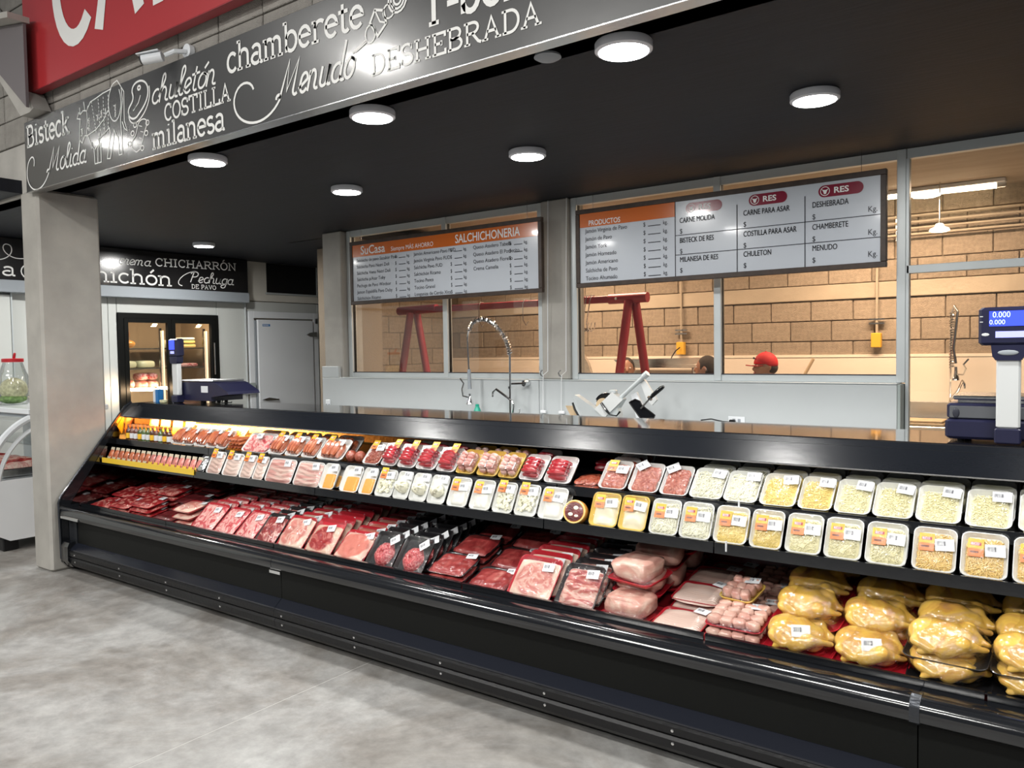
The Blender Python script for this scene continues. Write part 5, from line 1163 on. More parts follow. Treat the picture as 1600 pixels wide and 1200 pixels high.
part('wheel', MB().lathe([(.040, -.045), (.052, -.040), (.056, -.02), (.056, .0), (.052, .012), (.046, .016)], n=28), 'rind_orange', t, True, True)
part('round_label', MB().lathe([(.044, .0165), (.040, .0172), (.001, .0173)], n=28), 'liver_dark', t, True, True)
part('label_print', MB().ell((.008, .018, .0175), (.012, .009, .001), 10, 4).ell((-.016, -.012, .0175), (.012, .008, .001), 10, 4).ell((.012, -.018, .0175), (.010, .006, .001), 10, 4), 'cheese_white', t, True, True)
part('wax_rim', MB().tube([(.050*cos(a), .050*sin(a), .014) for a in [2*pi*k/24 for k in range(25)]], .004, 6), 'cheese_gold', t, True, True)
# small pouches in the yellow-lipped tray on the lower shelf
for i in range(17):
    pk = i >= 8; x = -6.14+i*.074
    t = thing('jelly_pouch' if False else 'snack_pouch', 'small %s pouch in the yellow shelf tray, %s from the left end' % ('pink and yellow' if pk else 'brown and cream', ORD[i]), 'packet', (x, 3.075, LZ-.02+.012), (R(70), 0, R(-6)), 'small pouches in the yellow shelf tray')
    part('pouch', sheet(.070, .085, lambda u, v: .014*edge_fall(u, v, 3), 8, 8), 'pack_pink' if pk else 'sausage', t, 'all', True)
    part('header_strip', MB().box(-.030, .030, .078, .100, 0, .003), 'pack_cream', t, False, True)
    part('front_label', MB().box(-.026, .026, .008, .026, .010, .012), 'pack_yellow' if pk else 'pack_cream', t, False, True)
solo('shelf_tray_lip', MB().box(-6.18, -4.94, 3.036, 3.041, LZ-.026, LZ+.012), 'pack_yellow', 'long bright yellow tray edge along the lower shelf at the left', 'tray')
t = thing('black_tray_pack', 'black tray pack with silver film between the pouches and the ham', 'meat', (-4.91, 3.075, LZ-.02+.01), (R(55), 0, R(4)))
put('tray', tray_mesh('tray', .09, .13, .02, 'foam_black'), t); part('silver_film', sheet(.08, .12, lambda u, v: .014+.012*edge_fall(u, v, 3)+.003*nz(u*5, v*5)), 'steel', t, 'all', True)

# --- the sloping deck: columns of packs
def deck_col(x0, x1, key, desc, mode, n, y0=2.902, step=.075, tilt=46, layers=1, wher='', sy=1.0, yaw=0):
    W = KIND[key]['W']; xc = (x0+x1)/2; sx = min(1.25, (x1-x0-.008)/W); nm = 'meat_pack'; gr = desc+'s '+wher
    if mode == 'lean':
        for i in range(n):
            y = y0+i*step; ta = R(tilt+random.uniform(-.4, .4)-i*.6)
            pack(key, xc+random.uniform(-.004, .004), y, deck_z(y)+.004, ta, R(yaw*.3+random.uniform(-.7, .7)), '%s %s, %s from the front' % (desc, wher, ORD[i]), 'meat', gr, nm, sx, sy, sz=min(1, (step*(sin(R(tilt-i*.6))-.13*cos(R(tilt-i*.6)))-.003)/KIND[key]['fh']))
    else:
        H = KIND[key]['fh']*.80
        for i in range(n):
            y = y0+i*step
            for l in range(layers if isinstance(layers, int) else layers[i]):
                top = l == (layers if isinstance(layers, int) else layers[i])-1
                pack(key, xc+random.uniform(-.006, .006), y+l*.006, deck_z(y)+.004+l*H, R(tilt), R(yaw*.3+random.uniform(-.8, .8)), '%s %s, %s row%s' % (desc, wher, ORD[i], '' if (layers if isinstance(layers, int) else layers[i]) == 1 else ', %s' % ('on top' if top else '%s layer' % ORD[l])), 'meat', gr, nm, sx, sy*.90, sz=.76)
deck_col(-6.17, -5.90, 'red_steak', 'red tray of beef', 'flat', 4, step=.18, tilt=13, layers=[1, 2, 2, 3], wher='in the leftmost column')
deck_col(-5.89, -5.60, 'red_steak', 'red tray of bone-in beef', 'flat', 4, step=.18, tilt=13, layers=[2, 3, 3, 4], wher='in the second column')
deck_col(-5.585, -5.31, 'red_steak', 'red tray of bone-in beef', 'flat', 4, step=.18, tilt=13, layers=[3, 4, 4, 5], wher='in the third column')
deck_col(-5.295, -5.03, 'dark_liver', 'black tray of dark meat', 'flat', 4, step=.18, tilt=12, layers=[1, 3, 4, 4], wher='left of the shank slices', yaw=-6)
deck_col(-5.02, -4.80, 'osso', 'red tray of shank slices', 'flat', 4, step=.18, tilt=12, layers=[3, 2, 2, 2], wher='beside the dark meat')
deck_col(-4.79, -4.54, 'marbled', 'red pack of pink marbled meat', 'lean', 9, step=.072, tilt=42, wher='in the left marbled column')
deck_col(-4.53, -4.32, 'marbled', 'red pack of pink marbled meat', 'lean', 9, step=.072, tilt=40, wher='in the middle marbled column', yaw=4)
deck_col(-4.31, -4.11, 'marbled', 'red pack of pink marbled meat', 'lean', 9, step=.072, tilt=42, wher='in the right marbled column', yaw=-3)
deck_col(-4.10, -3.90, 'oxtail', 'black tray of bony beef', 'lean', 9, step=.072, tilt=48, wher='beside the marbled packs')
deck_col(-3.885, -3.65, 'pork_steak', 'red tray with a fat-edged steak', 'lean', 8, step=.075, tilt=48, wher='right of the bony beef')
deck_col(-3.64, -3.405, 'beef_chunks', 'red tray of beef pieces', 'lean', 9, step=.070, tilt=50, wher='left of the round ham steaks')
deck_col(-3.395, -3.15, 'ham_steak', 'red tray with a round ham steak', 'lean', 8, step=.078, tilt=44, wher='left of the ground beef')
deck_col(-3.14, -2.935, 'ground_beef', 'black tray of ground beef', 'lean', 9, step=.072, tilt=52, wher='in the left ground beef column')
deck_col(-2.93, -2.72, 'ground_beef', 'black tray of ground beef', 'lean', 9, step=.072, tilt=52, wher='in the right ground beef column')
deck_col(-2.70, -2.46, 'thin_beef', 'black tray of thin red steaks', 'flat', 4, step=.178, tilt=20, layers=[2, 3, 3, 2], wher='in the left thin steak column', yaw=3)
deck_col(-2.45, -2.21, 'thin_beef', 'black tray of thin red steaks', 'flat', 4, step=.178, tilt=20, layers=[1, 2, 3, 2], wher='in the right thin steak column', yaw=2)
deck_col(-2.195, -1.95, 'pork_chop', 'red tray of pork chops', 'lean', 9, step=.074, tilt=48, wher='right of the thin steaks')
deck_col(-1.94, -1.73, 'pork_rib', 'black tray of pork ribs', 'lean', 9, step=.072, tilt=48, wher='between the chops and the loins')
# loins
for i, (x, y, dz, ti, yw) in enumerate(((-1.60, 2.895, .0, 4, -4), (-1.60, 3.03, .055, 6, 5), (-1.62, 2.99, .115, 8, -10), (-1.60, 3.20, .11, 8, 4), (-1.60, 3.20, .02, 8, 0), (-1.60, 3.39, .12, 14, -14), (-1.60, 3.40, .03, 8, 0))):
    pack('pork_loin', x, y, deck_z(y)+.004+dz, R(ti), R(yw), 'red tray with a whole pale pork loin, ' + ('front one against the stop', 'second one up, partly covered', 'clear on top near the front', 'on top in the middle', 'bottom of the middle pair', 'topmost at the back', 'bottom at the back')[i], 'meat', 'pork loins in red trays', 'meat_pack', .98, 1)
deck_col(-1.475, -1.25, 'pork_skin', 'red tray of pale pork skin', 'flat', 4, step=.180, tilt=11, layers=[1, 2, 2, 1], wher='right of the loins')
deck_col(-1.24, -1.005, 'pork_feet', 'red tray of cut pork feet', 'flat', 4, step=.178, tilt=12, layers=[2, 1, 1, 1], wher='left of the chickens')
pack('pork_feet_y', -1.17, 3.06, deck_z(3.06)+.088, R(16), R(-8), 'small yellow tray of cut pork feet lying on the red trays', 'meat', None, 'meat_pack')
t = thing('deck_liner', 'dark red plastic liner under the packs of the meat case deck', 'liner', (-2.5, 3.3, .45))
for a, b in ((-6.19, -3.7), (-3.69, -1.9), (-1.89, 1.0)):
    part('liner_sheet', MB().prism([(2.885, deck_z(2.885)+.001), (3.68, deck_z(3.68)+.001), (3.692, deck_z(3.69)+.05), (3.695, deck_z(3.69)+.05), (3.684, deck_z(3.68)+.002), (2.885, deck_z(2.885)+.002)], a, b), 'red_liner', t)
# chickens
def chicken(x, y, z, tilt, yaw, tray, label, var, lab=False, flip=0):
    t = thing('whole_chicken', label, 'chicken', (x, y, z), (R(tilt), 0, R(yaw)), 'wrapped whole chickens')
    t.scale = (1.08, 1.08, 1.05)
    tr = put('tray', CT[tray], t); tr.location = (0, -.0825, 0)
    b = put('chicken_body', CHK[var % 2], t); b.location = (0, 0, .004); b.scale = (1, 1, 1)
    put('wrap_film', CF, t)
    if lab: l = put('price_label', LABEL, t); l.location = (.02, -.045, .098); l.rotation_euler = (R(40), R(4), .4)
    return t
cc = [(-.885, 'in the leftmost chicken column', 'red'), (-.635, 'in the second chicken column', 'red'), (-.395, 'in the third chicken column', 'black'), (-.150, 'in the fourth chicken column', 'black'), (.095, 'in the fifth chicken column', 'black')]
for ci, (x, w_, tr) in enumerate(cc):
    if ci < 2: lay = ((2.985, .004, 14), (3.10, .07, 16), (3.13, .005, 9), (3.27, .085, 20), (3.43, .10, 24), (3.42, .01, 9))
    else: lay = ((2.975, .004, 8), (2.985, .082, 12), (3.13, .088, 18), (3.27, .105, 22), (3.44, .115, 24))
    for i, (y, dz, ti) in enumerate(lay):
        chicken(x+random.uniform(-.008, .008), y, deck_z(y)+.006+dz, ti, random.uniform(-14, 4), tr if i or ci > 1 else 'red', 'yellow wrapped chicken %s, %s from the front' % (w_, ORD[i]), i+ci, i == 0 and ci < 2)

# ================================================================== THINGS ON THE CASE TOP
TZ = 1.2245
def scale(x, y, label, rot, disp_rot, right):
    t = thing('counter_scale', label, 'scale', (x, y, TZ), (0, 0, R(rot)), 'price scales on the case top')
    L_ = lambda n, mb, m, s_=False: part(n, mb, m, t, s_, True)
    # local: x to the right along the case, -y to the shop
    body = [(-.19, .018), (.19, .018), (.20, .06), (.19, .125), (-.17, .155), (-.19, .15)]
    if right:
        L_('body', MB().bbox(-.20, .20, -.13, .17, .008, .085, .010).bbox(-.195, .195, -.12, .165, .085, .145, .008), 'navy_plastic')
        L_('side_plate', MB().bbox(-.185, .195, -.126, -.116, .088, .135, .003), 'scale_plate')
        L_('side_slot', MB().ell((-.162, -.127, .108), (.012, .003, .020), 12, 6), 'ink_dark', 'all')
        L_('weighing_tray', MB().bbox(-.175, .185, -.12, .16, .158, .174, .005).bbox(-.16, .17, -.10, .14, .145, .158, .002), 'steel')
    else:
        L_('body', MB().prism([(-.175, .02), (.33, .02), (.33, .05), (.55, .075), (.54, .095), (.40, .155), (.36, .165), (-.16, .160), (-.18, .14)], -.13, .15, 'y'), 'navy_plastic')
        L_('side_sticker', MB().box(.20, .29, -.1315, -.130, .085, .135), 'paper_white')
        L_('weighing_tray', MB().bbox(-.15, .36, -.13, .15, .168, .180, .004), 'steel')
        L_('power_cable', MB().tube([(.30, 0, .03), (.36, -.05, .02), (.42, -.10, .008), (.46, -.04, .008), (.40, 0, .01)], .004, 6), 'black_rubber', True)
    for a, b in ((-.15, -.09), (.15, -.09), (-.15, .12), (.15, .12)): L_('foot', MB().cyl((a, b, 0), (a, b, .02), .014, n=10), 'black_rubber')
    px = .012 if right else -.075; py = -.165
    L_('post_foot', MB().bbox(px-.042, px+.042, py-.028, py+.035, .003, .060, .005), 'navy_plastic')
    L_('post', MB().bbox(px-.038, px+.038, py-.018, py+.022, .060, .315, .006), 'scale_grey')
    h = part('display_head', MB().bbox(-.095 if right else -.06, .125 if right else .075, -.030, .030, .365, .505, .010).prism([(-.055, .366), (.055, .366), (.050, .325), (.040, .310), (-.040, .310), (-.050, .325)], -.026, .028, 'y'), 'navy_plastic', t, False, True)
    h.location = (px, py, 0); h.rotation_euler = (0, 0, R(disp_rot))
    if right:
        s_ = part('screen', MB().box(-.060, .118, -.032, -.0302, .435, .490), 'lcd_blue', h, False, True)
        part('small_screen', MB().box(-.040, .10, -.032, -.0302, .393, .416), 'lcd_pale', h, False, True)
        F_ = lambda a, b: (lambda p: (a+p[0], -.0325, b+p[1]))
        part('digits', MB().text('0.000', F_(-.050, .467), .030, .85).text('0.000', F_(.052, .467), .030, .85).text('0.000', F_(-.060, .442), .024, .95).text('0.00', F_(.052, .442), .024, .95), 'lcd_digit', h, False, True)['kind'] = 'stuff'
        part('badge', MB().ell((-.072, -.031, .405), (.013, .001, .006), 10, 4).box(-.09, -.08, -.0312, -.030, .47, .473).box(-.09, -.08, -.0312, -.030, .45, .453), 'scale_grey', h, False, True)
        part('grip', MB().ell((0, -.0265, .338), (.034, .003, .010), 14, 6), 'seal_grey', h, 'all', True)
    else:
        part('screen', MB().box(-.045, .03, -.032, -.0302, .42, .495), 'lcd_blue', h, False, True)
        part('small_screen', MB().box(-.028, .024, -.032, -.0302, .388, .408), 'lcd_pale', h, False, True)
    return t
scale(-.285, 3.60, 'navy price scale with a lit blue display at the right end of the case top', 0, 0, True)
scale(-5.80, 3.66, 'navy price scale seen side-on at the left end of the case top', 0, 0, False)
t = thing('blue_box', 'small blue and white box standing on the left end of the case top', 'box', (-6.10, 3.46, TZ))
part('carton', MB().bbox(-6.13, -6.065, 3.44, 3.49, TZ, TZ+.105, .002), 'blue_box', t)
part('white_side', MB().box(-6.134, -6.1305, 3.444, 3.486, TZ+.003, TZ+.103).box(-6.13, -6.100, 3.4375, 3.4398, TZ+.003, TZ+.103), 'paper_white', t)
solo('green_cup', MB().lathe([(.022, 0), (.028, .004), (.030, .022), (.026, .024)], (-5.985, 3.44, TZ), 16), 'cabbage', 'tiny pale green cup beside the blue box on the case top', 'cup', smooth=True)

# ================================================================== BACK COUNTER
bc = thing('back_counter', 'steel work counter along the low white wall behind the meat case', 'counter', (-3.7, 5.2, 0))
part('worktop', MB().bbox(-6.4, -1.05, 4.90, 5.45, .86, .90, .004), 'steel', bc)
for x in (-6.3, -4.6, -2.9, -1.15):
    for y in (4.95, 5.38): part('leg', MB().cyl((x, y, 0), (x, y, .86), .02, n=10), 'steel', bc)
# pre-rinse faucet
fa = thing('spray_faucet', 'tall chrome pre-rinse faucet with coiled spring hose, before the left window', 'faucet', (-3.94, 5.30, .90))
part('riser', MB().cyl((-3.94, 5.3, .905), (-3.935, 5.3, 1.56), .009, n=10).cyl((-3.94, 5.3, 1.28), (-3.94, 5.3, 1.30), .016, n=10), 'chrome', fa, True)
hp = bez((-3.935, 5.3, 1.56), (-3.96, 5.3, 1.83), (-4.34, 5.3, 2.02), (-4.385, 5.3, 1.70), 40)
part('hose', MB().tube(hp+[(-4.382, 5.3, 1.60), (-4.375, 5.3, 1.44)], .008, 8), 'chrome', fa, True)
sp = []
hv = [Vector(p) for p in hp]
for i in range(260):
    tt = i/259*(len(hv)-4); k = int(tt); p = hv[k].lerp(hv[k+1], tt-k); d = (hv[k+1]-hv[k]).normalized(); n_ = Vector((0, 1, 0)); m_ = d.cross(n_)
    a = i*.85; sp.append(p+(n_*cos(a)+m_*sin(a))*.019)
part('spring', MB().tube(sp, .0045, 5), 'chrome', fa, True)
part('spray_grip', MB().cyl((-4.375, 5.3, 1.44), (-4.370, 5.3, 1.27), .015, .018, 10), 'seal_grey', fa, True)
part('spray_head', MB().lathe([(.012, .09), (.014, .05), (.030, .02), (.034, .0), (.020, -.008)], (-4.37, 5.3, 1.14), 16), 'chrome', fa, True)
part('lever', MB().tube([(-4.37, 5.28, 1.20), (-4.43, 5.28, 1.21), (-4.44, 5.28, 1.27), (-4.42, 5.28, 1.32), (-4.46, 5.28, 1.36)], .007, 6), 'steel', fa, True)
part('wall_bracket', MB().cyl((-3.94, 5.3, 1.32), (-3.87, 5.40, 1.32), .008, n=8).cyl((-3.87, 5.40, 1.32), (-3.865, 5.455, 1.32), .025, n=14), 'chrome', fa, True)
part('spout', MB().tube([(-3.92, 5.3, 1.00), (-3.90, 5.3, 1.14), (-3.92, 5.3, 1.18), (-4.07, 5.28, 1.275), (-4.10, 5.28, 1.25), (-4.105, 5.28, 1.21)], .010, 8), 'chrome', fa, True)
part('mixer_body', MB().cyl((-4.02, 5.3, 1.02), (-3.84, 5.3, 1.02), .018, n=10).tube([(-3.86, 5.3, 1.03), (-3.83, 5.28, 1.08), (-3.82, 5.27, 1.12)], .006, 6), 'chrome', fa, True)
gb = thing('spray_bottle', 'green plastic bottle behind the case by the spray faucet', 'bottle', (-4.25, 5.25, .90))
part('body', MB().lathe([(.04, 0), (.045, .01), (.045, .15), (.022, .215), (.016, .225)], (-4.25, 5.25, .90), 16), 'green_plastic', gb, True)
part('cap', MB().lathe([(.017, .226), (.017, .245), (.012, .247)], (-4.25, 5.25, .90), 12), 'green_plastic', gb, True)
for i, x in enumerate((-3.70, -3.52)):
    t = thing('hanging_cable', 'thin white cable hanging down the middle concrete column, %s one' % ('left', 'right')[i], 'cable', (x, 5.48, 1.4), group='cables on the middle column')
    part('cable', MB().tube([(x+.03, 5.50, CZ-.01), (x+.015, 5.50, 2.0), (x, 5.51, 1.42), (x, 5.44, 1.39), (x-.005, 5.44, 1.10)], .0035, 5), 'paper_white', t, True)
    part('hook', MB().tube([(x-.01, 5.445, 1.43), (x-.03, 5.44, 1.41), (x-.02, 5.44, 1.385), (x, 5.44, 1.38)], .006, 6), 'steel', t, True)
    part('plug', MB().bbox(x-.03, x+.025, 5.43, 5.45, 1.075, 1.10, .004), 'paper_white', t)
for (x, z, w_) in ((-2.066, 1.072, 'by the slicer'), (-6.385, 1.06, 'at the left end')):
    t = thing('wall_outlet', 'white double socket on the low white wall ' + w_, 'socket', (x, 5.458, z))
    part('cover_plate', MB().bbox(x-.06 if x > -5 else x-.035, x+.06 if x > -5 else x+.035, 5.452, 5.459, z-.035 if x > -5 else z-.06, z+.035 if x > -5 else z+.06, .002), 'white_enamel', t)
    part('socket_face', MB().box(x-.028, x-.008, 5.450, 5.452, z-.018, z+.018).box(x+.010, x+.030, 5.450, 5.452, z-.018, z+.018), 'seal_grey', t)
t = thing('power_cable', 'black power cable plugged into the socket on the low white wall', 'cable', (-2.1, 5.43, 1.07))
part('cable', MB().tube([(-2.31, 5.40, 1.075), (-2.24, 5.42, 1.085), (-2.16, 5.43, 1.07), (-2.10, 5.44, 1.065)], .005, 6), 'black_rubber', t, True)
part('plug', MB().bbox(-2.11, -2.07, 5.42, 5.449, 1.055, 1.085, .004), 'black_rubber', t)

# meat slicer: built in its own frame, x to the right, z up, origin on the worktop
sl = thing('meat_slicer', 'grey metal meat slicer with round blade and black-handled pusher on the back counter', 'slicer', (-2.82, 5.10, .90))
def SLP(n, mb, m, s_=False): return part(n, mb, m, sl, s_, True)
SLP('base', MB().bbox(-.28, .24, -.14, .18, .02, .14, .015), 'aluminium')
SLP('blade_housing', MB().prism([(-.352, .335), (-.342, .358), (-.322, .352), (-.168, .262), (-.02, .380), (.064, .335), (.02, .27), (.05, .14), (-.20, .14), (-.27, .20)], -.04, .02, 'y'), 'aluminium')
SLP('blade', MB().cyl((-.115, .03, .275), (-.115, .04, .275), .088, n=36), 'chrome', True)
SLP('blade_guard', MB().tube([(-.115+.094*cos(a), .035, .275+.094*sin(a)) for a in [R(150-11*k) for k in range(12)]], .007, 8), 'black_gloss', True)
SLP('blade_face', MB().cyl((-.14, .024, .28), (-.14, .0275, .28), .055, n=28), 'wood_pale', True)
SLP('gauge_plate', MB().prism([(-.165, .258), (-.085, .195), (.066, .328), (-.018, .384)], -.052, -.041, 'y'), 'scale_grey')
SLP('top_knob', MB().bbox(-.055, .0, -.03, .01, .375, .40, .006), 'aluminium')
SLP('slide_rod', MB().cyl((.035, -.01, .345), (.235, -.01, .512), .016, n=12).cyl((.215, -.01, .495), (.248, -.01, .522), .023, n=12), 'aluminium')
SLP('carriage_arm', MB().prism([(.175, .475), (.205, .487), (.235, .452), (.312, .335), (.275, .295), (.235, .33)], .0, .022, 'y'), 'scale_grey')
SLP('carriage_side', MB().prism([(.095, .364), (.140, .385), (.175, .31), (.245, .14), (.15, .14), (.125, .25)], .024, .05, 'y'), 'white_enamel')
SLP('food_pusher', MB().prism([(.150, .318), (.160, .332), (.198, .342), (.230, .330), (.242, .305), (.345, .235), (.338, .216), (.236, .210)], -.10, -.085, 'y'), 'black_gloss')
SLP('pusher_rim', MB().tube([(q[0], -.102, q[1]) for q in ((.150, .318), (.198, .342), (.230, .330), (.242, .305), (.345, .235), (.338, .216), (.236, .210), (.150, .318))], .005, 6), 'black_rubber', True)
SLP('handle_rod', MB().cyl((.245, -.11, .280), (.325, -.11, .362), .007, n=10).cyl((.310, -.11, .348), (.317, -.11, .355), .020, n=12), 'chrome', True)
SLP('handle_grip', MB().tube([(.32, -.11, .357), (.34, -.11, .376), (.40, -.11, .424), (.42, -.11, .436)], [.011, .015, .016, .010], 12), 'black_gloss', True)
SLP('adjust_lever', MB().tube([(-.10, -.06, .305), (-.07, -.065, .27), (-.04, -.07, .24), (-.02, -.07, .222), (.03, -.07, .217), (.058, -.07, .248)], [.010, .011, .010, .005, .005, .008], 8), 'black_gloss', True)
SLP('rubber_edge', MB().tube([(-.352, -.05, .30), (-.33, -.055, .25), (-.29, -.055, .19)], .008, 8), 'black_rubber', True)
SLP('catch_tray', MB().prism([(-.43, .275), (-.37, .275), (-.30, .17), (-.36, .16)], -.03, -.02, 'y').box(-.40, -.28, -.10, .06, .142, .155), 'wood_pale')
SLP('front_foot', MB().ell((.225, -.06, .022), (.04, .03, .018), 12, 6), 'aluminium', 'all')

# ================================================================== KITCHEN THINGS
# red steel hoist frame
rk = thing('hoist_frame', 'dark red steel A-frame with a long top beam and meat hooks behind the windows', 'frame', (-5.2, 7.0, 0))
part('top_beam', MB().bbox(-6.45, -3.75, 6.96, 7.04, 2.055, 2.125, .006), 'red_steel', rk)
part('beam_end', MB().cyl((-6.86, 7, 2.09), (-6.25, 7, 2.10), .050, n=16).cyl((-3.95, 7, 2.09), (-3.53, 7, 2.09), .050, n=16), 'red_steel', rk, True)
for xa in (-6.62, -3.70):
    for dx, dy in ((-.15, -.35), (.15, .35)):
        part('leg', MB().cyl((xa+dx*.12, 7+dy*.10, 2.06), (xa+dx*1.05+(.0), 7+dy, .02), .044, n=12), 'red_steel', rk, True)
    part('cross_bar', MB().cyl((xa-.11, 6.74, .5), (xa+.11, 7.26, .5), .03, n=10), 'red_steel', rk, True)
for x in (-6.1, -4.25, -3.85): part('beam_bolt', MB().cyl((x, 6.955, 2.09), (x, 6.945, 2.09), .014, n=8), 'screw_steel', rk)
for i, x in enumerate((-4.22, -4.17, -4.12)):
    solo('meat_hook', MB().tube([(x, 7.0, 2.135), (x-.01, 6.95, 2.135), (x-.02, 6.94, 2.09), (x-.03, 6.925-.02*i, 1.85), (x-.02, 6.925-.02*i, 1.80), (x+.02, 6.925-.02*i, 1.775), (x+.06, 6.925-.02*i, 1.80), (x+.07, 6.925-.02*i, 1.86)], .006, 6), 'steel', 'steel meat hook hanging from the red beam right of the middle column, %s of three' % ('left', 'middle', 'right')[i], 'hook', 'meat hooks on the red beam', True)
for i, x in enumerate((-5.55, -4.95)):
    solo('meat_hook', MB().tube([(x, 7.0, 2.135), (x-.01, 6.95, 2.135), (x-.02, 6.94, 2.09), (x-.02, 6.94, 1.92), (x+.02, 6.94, 1.86), (x+.05, 6.94, 1.90)], .005, 6), 'steel', 'steel meat hook hanging from the red beam in the left window, %s one' % ('left', 'right')[i], 'hook', 'meat hooks on the red beam', True)
# plastic film sheet draped at the left of window 2
solo('plastic_sheet', MB().prism([(-4.25, .0), (-4.25, 1.86), (-4.05, 1.76), (-3.95, 1.62), (-3.85, 1.47), (-3.79, 1.3), (-3.78, .0)], 6.40, 6.44, 'y'), 'plastic_bag', 'crumpled clear plastic sheet behind the window right of the middle column', 'plastic sheet')
# steel counters in the kitchen
tb = thing('steel_table', 'steel work table with a raised rim along the tiled kitchen wall', 'table', (-3.9, 7.8, 0))
part('tabletop', MB().prism([(-4.45, 1.47), (-3.40, 1.49), (-3.45, 1.43), (-3.52, 1.415), (-4.33, 1.405), (-4.38, 1.42)], 7.96, 8.02, 'y').bbox(-4.4, -3.45, 7.96, 8.28, 1.38, 1.41, .004), 'steel', tb)
for x in (-4.35, -3.5):
    for y in (8.0, 8.22): part('leg', MB().cyl((x, y, 0), (x, y, 1.38), .02, n=8), 'steel', tb)
ts = thing('sink_table', 'steel sink table with faucet against the tiled wall at the right', 'table', (-.8, 7.7, 0))
part('tabletop', MB().bbox(-1.62, 1.6, 7.35, 8.3, .87, .91, .006).bbox(-1.62, 1.6, 8.27, 8.31, .91, 1.06, .004), 'steel', ts)
for x in (-1.55, -.3, 1.5): part('leg', MB().cyl((x, 7.42, 0), (x, 7.42, .87), .02, n=8), 'steel', ts)
solo('tray_stack', MB().bbox(-1.50, -1.05, 7.45, 7.75, .912, .93, .003).bbox(-1.48, -1.06, 7.46, 7.74, .935, .95, .003), 'wood_pale', 'stack of flat boards on the steel sink table beyond the doorway', 'board')
solo('plastic_bag', MB().ell((-.98, 7.9, 1.015), (.09, .09, .10), 14, 10), 'plastic_bag', 'crumpled translucent bag on the steel sink table', 'bag', smooth=True)
f2 = thing('spray_faucet', 'upright chrome spray faucet on the tiled wall right of the windows', 'faucet', (-1.06, 8.1, .91))
part('riser', MB().cyl((-1.10, 8.15, .912), (-1.09, 8.15, 1.90), .010, n=8), 'chrome', f2, True)
part('hose', MB().tube([(-1.09, 8.15, 1.88), (-1.06, 8.10, 1.93), (-1.03, 8.06, 1.88), (-1.06, 8.05, 1.55), (-1.04, 8.05, 1.42)], .012, 8), 'chrome', f2, True)
part('spring', MB().tube([(-1.075+.022*cos(i*.8), 8.07+.022*sin(i*.8), 1.88-.5*i/170) for i in range(171)], .005, 5), 'chrome', f2, True)
part('spray_head', MB().lathe([(.014, .12), (.016, .06), (.032, .02), (.035, .0)], (-1.04, 8.05, 1.27), 14), 'chrome', f2, True)
part('lever', MB().tube([(-1.03, 8.04, 1.32), (-.98, 8.04, 1.32), (-.96, 8.04, 1.37), (-.98, 8.04, 1.41), (-.94, 8.04, 1.46)], .008, 6), 'chrome', f2, True)
part('spout', MB().tube([(-1.09, 8.14, 1.10), (-1.02, 8.05, 1.18), (-.98, 8.0, 1.27), (-.965, 7.99, 1.24), (-.965, 7.99, 1.20)], .011, 8), 'chrome', f2, True)
for i, (x, zt) in enumerate(((-3.775, 1.66), (-1.748, 1.71))):
    t = thing('wall_conduit', 'thin metal conduit ending in a yellow socket box on the block wall, %s one' % ('left', 'right')[i], 'pipe', (x, 8.3, 1.6), group='conduits with yellow boxes')
    part('conduit', MB().cyl((x, 8.302, zt), (x, 8.302, 2.99), .012, n=8), 'beam_tan', t, True)
    part('socket_box', MB().bbox(x-.045, x+.045, 8.26, 8.319, zt-.14, zt, .005), 'box_yellow', t)
    part('pipe_clamp', MB().box(x-.07, x+.07, 8.29, 8.318, zt+.085, zt+.100).box(x-.07, x+.07, 8.29, 8.318, zt+.125, zt+.140), 'steel', t)
t = thing('yellow_plug_cable', 'dark cable hanging from the left yellow socket box', 'cable', (-3.8, 8.2, 1.5))
part('cable', MB().tube([(-3.77, 8.25, 1.60), (-3.80, 8.20, 1.56), (-3.82, 8.15, 1.50), (-3.82, 8.1, 1.42)], .007, 6), 'black_rubber', t, True)
# pipes near the kitchen ceiling
for i, z in enumerate((2.787, 2.73, 2.674, 2.618)):
    solo('wall_pipe', MB().cyl((-4.6, 8.24, z+.0), (3.0, 8.24, z), .011, n=8), 'beam_tan', 'thin horizontal pipe under the kitchen ceiling, %s of four from the top' % ORD[i], 'pipe', 'pipes under the kitchen ceiling', True)
for i, x in enumerate((-1.55, -.42)):
    solo('pipe_bracket', MB().bbox(x-.03, x+.03, 8.252, 8.318, 2.56, 2.81, .006), 'steel', 'metal bracket holding the thin pipes, %s one' % ('left', 'right')[i], 'bracket', 'pipe brackets')
tl = thing('tube_lamp', 'bright white fluorescent tube lamp on the kitchen ceiling seen through the right glass', 'lamp', (-1.2, 8.0, 2.95))
part('fitting', MB().bbox(-2.0, -.67, 7.96, 8.10, 2.962, 2.998, .006), 'white_enamel', tl)
part('tube', MB().cyl((-1.95, 8.0, 2.945), (-.74, 8.07, 2.945), .018, n=12), 'tube_warm', tl, True)
part('end_cap', MB().bbox(-.745, -.67, 8.04, 8.09, 2.925, 2.965, .006), 'steel', tl)
tl = thing('tube_lamp', 'fluorescent tube lamp on the kitchen ceiling hidden behind the menu boards', 'lamp', (-4.6, 7.4, 2.95))
part('fitting', MB().bbox(-5.3, -3.9, 7.36, 7.50, 2.962, 2.998, .006), 'white_enamel', tl)
part('tube', MB().cyl((-5.25, 7.43, 2.945), (-3.95, 7.43, 2.945), .018, n=12), 'tube_warm', tl, True)
pl_ = thing('pendant_lamp', 'small round hanging lamp with glowing disc in front of the pipes in the kitchen', 'lamp', (-1.148, 7.85, 2.581))
